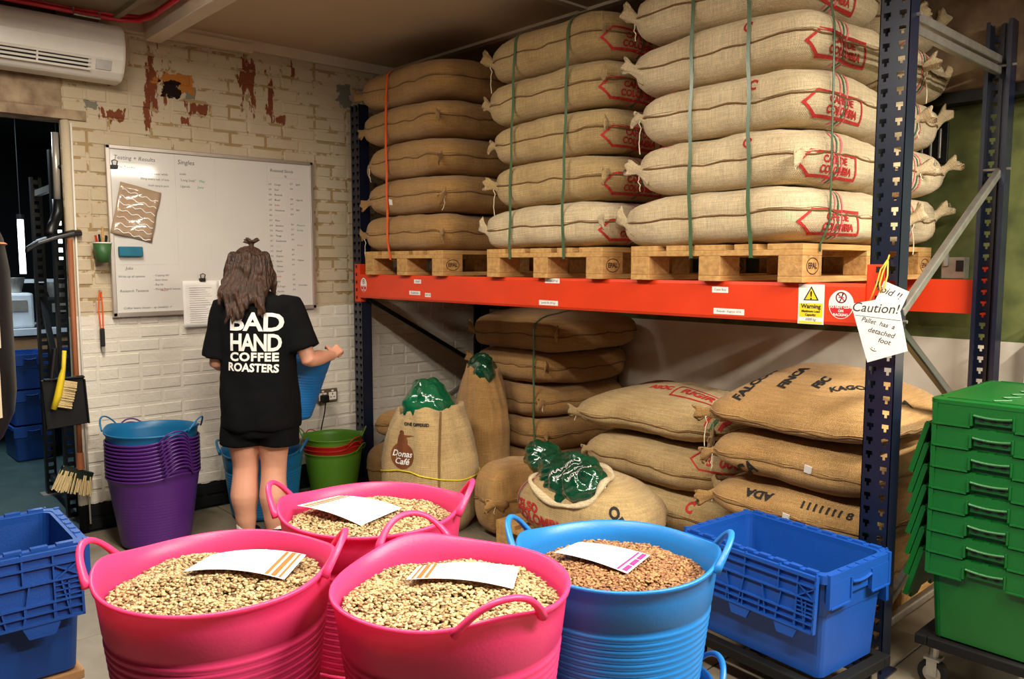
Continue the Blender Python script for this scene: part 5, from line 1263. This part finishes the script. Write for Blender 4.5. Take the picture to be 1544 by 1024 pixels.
# ================================================================== DOORWAY AND OVERHEAD
ac = thing('air_conditioner', 'white wall air conditioner above the doorway', 'air conditioner', (XW + .0, -1.83, 2.415))
prof = [(0, .02), (.05, .0), (.13, .005), (.17, .04), (.205, .10), (.215, .17), (.20, .25), (.16, .285), (0, .29)]
MB().prism([(a, b) for a, b in prof], -.43, .43, lambda u, v, d: V((u + .012, d, v))).build('case', M['white'], ac, bevel=.015)
vn = MB(); 
def acs(t): # along the sloped outlet face
    return V((.172 + .012, 0, .035)).lerp(V((.212, 0, .105)), t)
o_ = MB(); a_, b_ = acs(.08), acs(.85); nn = V((.9, 0, -.45)).normalized()
o_.add([a_ + V((0, -.40, 0)) + nn*.004, a_ + V((0, .25, 0)) + nn*.004, b_ + V((0, .25, 0)) + nn*.004, b_ + V((0, -.40, 0)) + nn*.004], [(0, 1, 2, 3)]).build('outlet', M['dark'], ac)
for t_ in (.1, .36, .62, .86):
    p = acs(t_) + nn*.010; MB().bar(p + V((0, -.41, 0)), p + V((0, .26, 0)), .010, .005, nn).build('louvre', M['white'], ac)
for y in (-.2, .02): MB().bar(acs(.08) + V((0, y, 0)) + nn*.010, acs(.86) + V((0, y, 0)) + nn*.010, .008, .008, V((0, 1, 0))).build('divider', M['white'], ac)
p = acs(.5) + nn*.004; MB().bar(p + V((0, .285, 0)), p + V((0, .36, 0)), .05, .006, nn).build('display_panel', M['pgrey'], ac, bevel=.002)
for k, dz in enumerate((0, .022)): tag(MB().tube([(XW + .20 - k*.02, -2.5, 2.722 + dz), (XW + .20 - k*.02, -1.60, 2.720 + dz), (XW + .21, -1.42, 2.720 + dz), (XW + .25, -1.34 + k*.008, 2.722 + dz), (XW + .35, -1.305 + k*.012, 2.73 + dz), (XW + 1.2, -1.30 + k*.012, 2.75 + dz*.6)], .011, 8).build('red_cable', M['dpink'], smooth=True), ['lower red cable along the air conditioner and the duct', 'upper red cable along the air conditioner and the duct'][k], 'cable', 'red cables over the air conditioner')
tag(MB().box((XW + .85, -1.215, 2.735), (1.55, .085, .125)).build('cable_duct', M['batten'], bevel=.004), 'square cream duct running out from the wall under the ceiling', 'duct')
t = thing('ceiling_hatch', 'beige steel hatch with a wire handle above the air conditioner', 'hatch', (XW + .55, -1.86, 2.76))
MB().box((0, 0, .0), (.75, .82, .03)).build('panel', M['beige'], t); 
for y in (-.42, .42): MB().box((0, y, -.012), (.8, .03, .05)).build('frame', M['beige'], t)
for x in (-.385, .385): MB().box((x, 0, -.012), (.03, .82, .05)).build('frame', M['beige'], t)
MB().tube([(-.34, .22, -.02), (-.33, .22, -.055), (-.33, .34, -.055), (-.34, .34, -.02)], .006, 8).build('handle', M['galv'], t)

# tools hung beside the doorway, on the slotted rack of the back room
def slotted_post(par, x, y, h):
    m = MB()
    for s_ in (-1, 1): m.box((x, y + s_*.022, h/2), (.004, .014, h)); m.box((x - .02, y + s_*.029, h/2), (.042, .003, h))
    for k in range(int(h/.05)): m.box((x, y, .02 + k*.05), (.004, .032, .026))
    m.build('post', M['blackm'], par); MB().box((x - .02, y, .003), (.10, .12, .006)).build('foot_plate', M['galv'], par)
sr = thing('shelving_rack', 'black slotted shelving frame just inside the doorway', 'rack', (0, 0, 0))
slotted_post(sr, -4.47, -1.59, 2.0); slotted_post(sr, -3.84, -1.625, 2.1)
for z in (.12, .55, 1.9): MB().bar((-4.47, -1.59, z), (-3.85, -1.625, z), .03, .035).build('cross_bar', M['galv' if z > 1.5 else 'blackm'], sr)
MB().bar((-4.47, -1.59, 1.25), (-3.85, -1.625, .58), .03, .03).build('diagonal', M['blackm'], sr)
JX, JY = -3.60, -1.682
t = thing('vacuum_wand', 'chrome vacuum wand with a black floor head hung beside the doorway', 'vacuum wand', (JX, JY, 0))
MB().tube([(0, .005, 2.16), (0, 0, 1.80)], .017, 14).build('chrome_tube', mat('chrome', srgb(220, 210, 196), .3, .6, var=.02), t, smooth=True)
MB().tube([(0, 0, 1.81), (0, .0, 1.74), (.03, -.03, 1.68), (.10, -.07, 1.62)], [.024, .026, .026, .024], 12).build('neck', M['blackm'], t, smooth=True)
h_ = MB(); h_.loft([[V((.11 + dx*wd, y - .03, z + dz)) for dx, dz in ((-.03, -.01), (.03, -.01), (.03, .012), (0, .024), (-.03, .012))] for y, z, wd in ((-.155, 1.53, .5), (-.10, 1.57, .9), (-.02, 1.60, 1), (.07, 1.625, 1), (.11, 1.625, .8))]); h_.build('floor_head', M['blackm'], t, bevel=.006)
MB().tube([(0, .0, 1.98), (.01, .03, 1.98)], .014, 8).build('clip', M['blackm'], t)
t = thing('broom', 'long wooden broom with straw bristles standing at the doorway', 'broom', (-3.455, -1.692, 0))
MB().tube([(0, .025, 1.60), (0, .022, .42)], .013, 12).build('handle', M['brwood'], t, smooth=True)
MB().tube([(0, .022, .46), (0, .02, .37)], [.016, .022], 10).build('socket', M['brwood'], t); hb = MB(); hb.bar((0, -.075, .385), (0, .075, .318), .05, .03, V((1, 0, 0))); hb.build('head', M['bgreen'], t, bevel=.006)
br = MB()
for k in range(40):
    u = -1 + 2*(k + .5)/40; c0 = V((rn.uniform(-.018, .018), u*.073, .352 - u*.034)); br.tube([c0, c0 + V((rn.uniform(-.006, .006), u*.02 - .03, -.10 + rn.uniform(-.008, .008)))], [.0045, .0035], 5)
br.build('bristles', M['bristle'], t)
t = thing('dustpan', 'black dustpan hung at the doorway with a hand brush clipped in it', 'dustpan', (-3.43, -1.735, 0))
d_ = MB(); d_.box((0, 0, .745), (.012, .20, .26), (.05, 0, 0)); d_.box((.012, -.098, .75), (.02, .008, .24), (.05, 0, 0)); d_.box((.012, .100, .74), (.02, .008, .24), (.05, 0, 0)); d_.box((.012, .0, .872), (.024, .19, .01)); d_.build('pan', M['rubber'], t, bevel=.003); MB().tube([(0, -.06, .86), (0, -.035, 1.03)], .014, 10).build('handle', M['blackm'], t)
t = thing('hand_brush', 'yellow hand brush with straw bristles in the dustpan', 'brush', (-3.39, -1.755, 0)); MB().tube([(0, -.045, .72), (0, -.02, .79), (0, .0, .88), (0, .012, .93), (0, .02, 1.02)], [.014, .018, .016, .010, .010], 10).build('handle', M['ybrush'], t, smooth=True)
b2 = MB()
for k in range(22):
    u = k/21; c0 = V((0, -.035 + .035*u, .735 + .13*u)); b2.tube([c0, c0 + V((rn.uniform(-.01, .01), .075, -.02))], .0035, 4)
b2.build('bristles', M['bristle'], t)
# black tank with notes
TKX, TKY = -2.25, -2.375
t = thing('storage_tank', 'black round tank with paper notices near the doorway', 'tank', (TKX, TKY, 0))
MB().lathe([(.001, .76), (.10, .775), (.15, .83), (.190, .92), (.20, 1.0), (.20, 1.44), (.185, 1.56), (.14, 1.68), (.09, 1.76), (.07, 1.90), (.001, 1.92)], 40).build('vessel', M['blackm'], t, smooth=True)
MB().lathe([(.001, 0), (.2, 0), (.2, .02), (.04, .03), (.04, .77), (.001, .77)], 24).build('pedestal', M['blackm'], t); MB().lathe([(.19, 1.535), (.197, 1.54), (.19, 1.546)], 40).build('band', M['brwood'], t)
def notice(z0, z1, a0, a1, tx):
    n = 12; m = MB(); rr = []
    for k in range(n+1):
        a = a0 + (a1 - a0)*k/n; d = V((math.cos(a), math.sin(a), 0)); rr.append([d*.2015 + V((0, 0, z0)), d*.2015 + V((0, 0, z1)), d*.2025 + V((0, 0, z1)), d*.2025 + V((0, 0, z0))])
    m.loft(rr); o = m.build('notice', mat('paper_cream', srgb(206, 188, 162), .8, var=.05), t)
    def wrapf(u, v): a = (a0 + a1)/2 + u/.2025; return V((math.cos(a)*.2032, math.sin(a)*.2032, (z0 + z1)/2 + v))
    rows = int((z1 - z0)/.018) - 2
    for k in range(rows):
        ln = .07 - .03*((k*7) % 3)/2; flat_print('printed_line', strip2d([(-.08, (z1-z0)/2 - .045 - k*.018), (-.08 + ln*2, (z1-z0)/2 - .045 - k*.018)], .0045), wrapf, M['pen'], o)
    m2 = text2d(tx, .022, .0005, 0, 2); flat_print('lettering', (m2[0], m2[1]), lambda u, v: wrapf(u, (z1-z0)/2 - .02 + v), M['black_ink'], o)
notice(1.17, 1.50, -.25, .72, 'Maintenance Doc'); notice(.92, 1.125, -.2, .66, 'Cleaning')
# back room furniture
t = thing('workbench', 'pale workbench in the dark room behind the doorway', 'bench', (-6.4, -1.35, 0)); MB().box((0, 0, .93), (.8, 2.4, .05)).build('top', M['screen'], t); MB().box((.36, 0, .83), (.04, 2.3, .12)).build('apron', M['card'], t); MB().box((-.3, 0, 1.32), (.25, 2.4, .03)).build('shelf', M['screen'], t)
for sy in (-1.1, 1.1):
    for sx in (-.35, .35): MB().box((sx, sy, .46), (.05, .05, .90)).build('leg', M['blackm'], t)
    MB().box((-.38, sy, 1.3), (.05, .05, .8)).build('leg', M['blackm'], t)
k = 0
for z in range(3):
    for y in (-1.12, -1.46):
        crate('lidded_crate', 'blue crate %s the column %s, beyond the doorway' % (('at the bottom of', 'in the middle of', 'on top of')[z], 'nearer the shelving frame' if y > -1.3 else 'nearer the tank'), (-5.75, y, .002 + z*.268), 0, 'cblue2', flaps=(), group='blue crates beyond the doorway', sc=.72)
for k, (y, z, h, lb) in enumerate(((-1.38, 1.60, .42, 'white tube lamp hanging over the workbench beyond the doorway'), (-1.10, 1.66, .32, 'short white tube lamp next to the shelving beyond the doorway'))):
    t = thing('hanging_lamp', lb, 'lamp', (-6.0, y, z)); MB().tube([(0, 0, -h/2), (0, 0, h/2)], .022, 10).build('tube', M['ltubec'], t); MB().tube([(0, 0, h/2), (0, 0, 2.80 - z)], .004, 6).build('flex', M['rubber'], t); MB().tube([(0, 0, h/2), (0, 0, h/2 + .04)], .028, 10).build('cap', M['blackm'], t)
for k, (y, w_, h, m, nm, lb, ct) in enumerate(((-1.42, .25, .28, 'screen', 'grinder', 'pale boxy machine on the workbench beyond the doorway', 'machine'), (-1.08, .3, .24, 'dolly', 'scale_unit', 'dark boxy machine on the workbench beyond the doorway', 'machine'))):
    t = thing(nm, lb, ct, (-6.25, y, .9555)); MB().box((0, 0, h/2), (.3, w_, h)).build('case', M[m], t, bevel=.02); MB().box((.155, 0, h*.65), (.008, w_*.6, h*.3)).build('panel', M['galv'], t); MB().lathe([(.001, h), (.07, h), (.1, h + .12), (.09, h + .12), (.001, h + .02)], 20).build('hopper', M['galv'], t)

# ================================================================== THINGS AT THE REAR WALL AND ON THE UPRIGHT
t = thing('wall_vent', 'black slotted vent on the green wall', 'vent', (-.30, YR, 2.03)); MB().box((0, -.006, 0), (.19, .012, .19)).build('plate', M['blackm'], t, bevel=.003)
for k in range(4): MB().box((-.06 + k*.04, -.014, 0), (.012, .008, .14)).build('slat', M['galv'], t, bevel=.003)
t = thing('metal_fixture', 'grey metal fixture behind the pallet at the green wall', 'fixture', (-.13, 1.19, 1.4005)); MB().box((0, 0, .05), (.10, .06, .10)).build('body', M['galv'], t, bevel=.004); MB().tube([(-.03, -.035, .06), (-.03, -.035, .12)], .014, 10).build('bolt', M['galv'], t); MB().box((.03, -.032, .06), (.03, .01, .05)).build('bracket', M['blackm'], t)
tag(MB().tube([(.16, 1.05, 2.8), (.17, 1.06, 2.45), (.18, 1.08, 2.25), (.22, 1.1, 2.17), (.32, 1.1, 2.16), (.6, 1.1, 2.3)], .014, 10).build('black_hose', M['rubber'], smooth=True), 'black hose hanging from the ceiling behind the rack', 'hose')
tag(MB().box((.24, 1.17, .95), (.10, .12, .42)).box((.26, 1.17, 1.10), (.06, .10, .3)).build('white_box', M['white'], bevel=.01), 'white box mounted on the wall behind the green crates', 'box')
# caution notes tied to the upright
def note(name, label, pts, yoff, lines):
    """sheet through given corner points in the plane just before the upright"""
    m = MB(); c = V((sum(p[0] for p in pts)/4, sum(p[1] for p in pts)/4))
    m.prism(pts, yoff, yoff + .0012, lambda u, v, d: V((u, d, v))); o = m.build(name, M['paper']); tag(o, label, 'note')
    for tx, sz, x, z, an in lines:
        m2 = rot2d(text2d(tx, sz, .0002, .25, 3), an); flat_print('handwriting', m2, lambda u, v: V((x + u, yoff - .0008, z + v)), M['pen'], o)
    return o
note('paper_note', 'small square paper note behind the caution sheet on the upright', [(.068, 1.412), (.152, 1.377), (.118, 1.293), (.034, 1.328)], -.040, [('void !!', .034, .085, 1.375, -.4)])
n_ = note('caution_note', 'white handwritten caution sheet tied to the rack upright', [(-.038, 1.330), (.118, 1.362), (.160, 1.180), (.028, 1.130)], -.052, [('Caution!', .046, .045, 1.318, -.02), ('Pallet  has  a', .023, .058, 1.268, -.2), ('detached', .025, .07, 1.236, -.2), ('foot', .025, .082, 1.207, -.2), (':)', .026, .048, 1.178, -1.7)])
flat_print('underline', strip2d([(-.02, 1.292), (.132, 1.280)], .0016), lambda u, v: V((u, -.0528, v)), M['pen'], n_)
tag(MB().tube([(.064, .002, 1.50), (.066, -.012, 1.485), (.058, -.03, 1.44), (.055, -.045, 1.40), (.062, -.05, 1.372), (.072, -.05, 1.385), (.074, -.03, 1.43), (.066, -.012, 1.48)], .0028, 6).tube([(.066, -.012, 1.485), (.05, -.03, 1.45), (.045, -.045, 1.40), (.03, -.056, 1.345)], .0025, 6).build('yellow_string', mat('string_yellow', srgb(222, 160, 50), .7), smooth=True), 'yellow string tying the caution notes to the upright', 'string')
# card box by the open sack and right stack side strap
# the thin strap lies tight against the end of the right stack
bpy.context.view_layer.update(); ep = []
for o in st3:
    for v in o.data.vertices:
        p = o.matrix_world @ v.co
        if abs(p.y - .06) < .03: ep.append((p.x, p.z))
hp = [p for p in hull(ep + [(-.215, 1.545)]) if p[0] > -.45]; hp.sort(key=lambda p: -p[1]); pth = []
for a, b in zip(hp, hp[1:]):
    k = max(1, int(math.dist(a, b)/.06))
    for j in range(k): pth.append(V((a[0] + (b[0]-a[0])*j/k + .0055, .06, a[1] + (b[1]-a[1])*j/k)))
pth += [V((-.2135, .06, 1.545)), V((-.2135, .058, 1.515))]
tag(MB().tube(pth, .0038, 6).build('strap_tail', M['strap_g'], smooth=True), 'thin green strap hanging down the end of the right stack', 'strap')
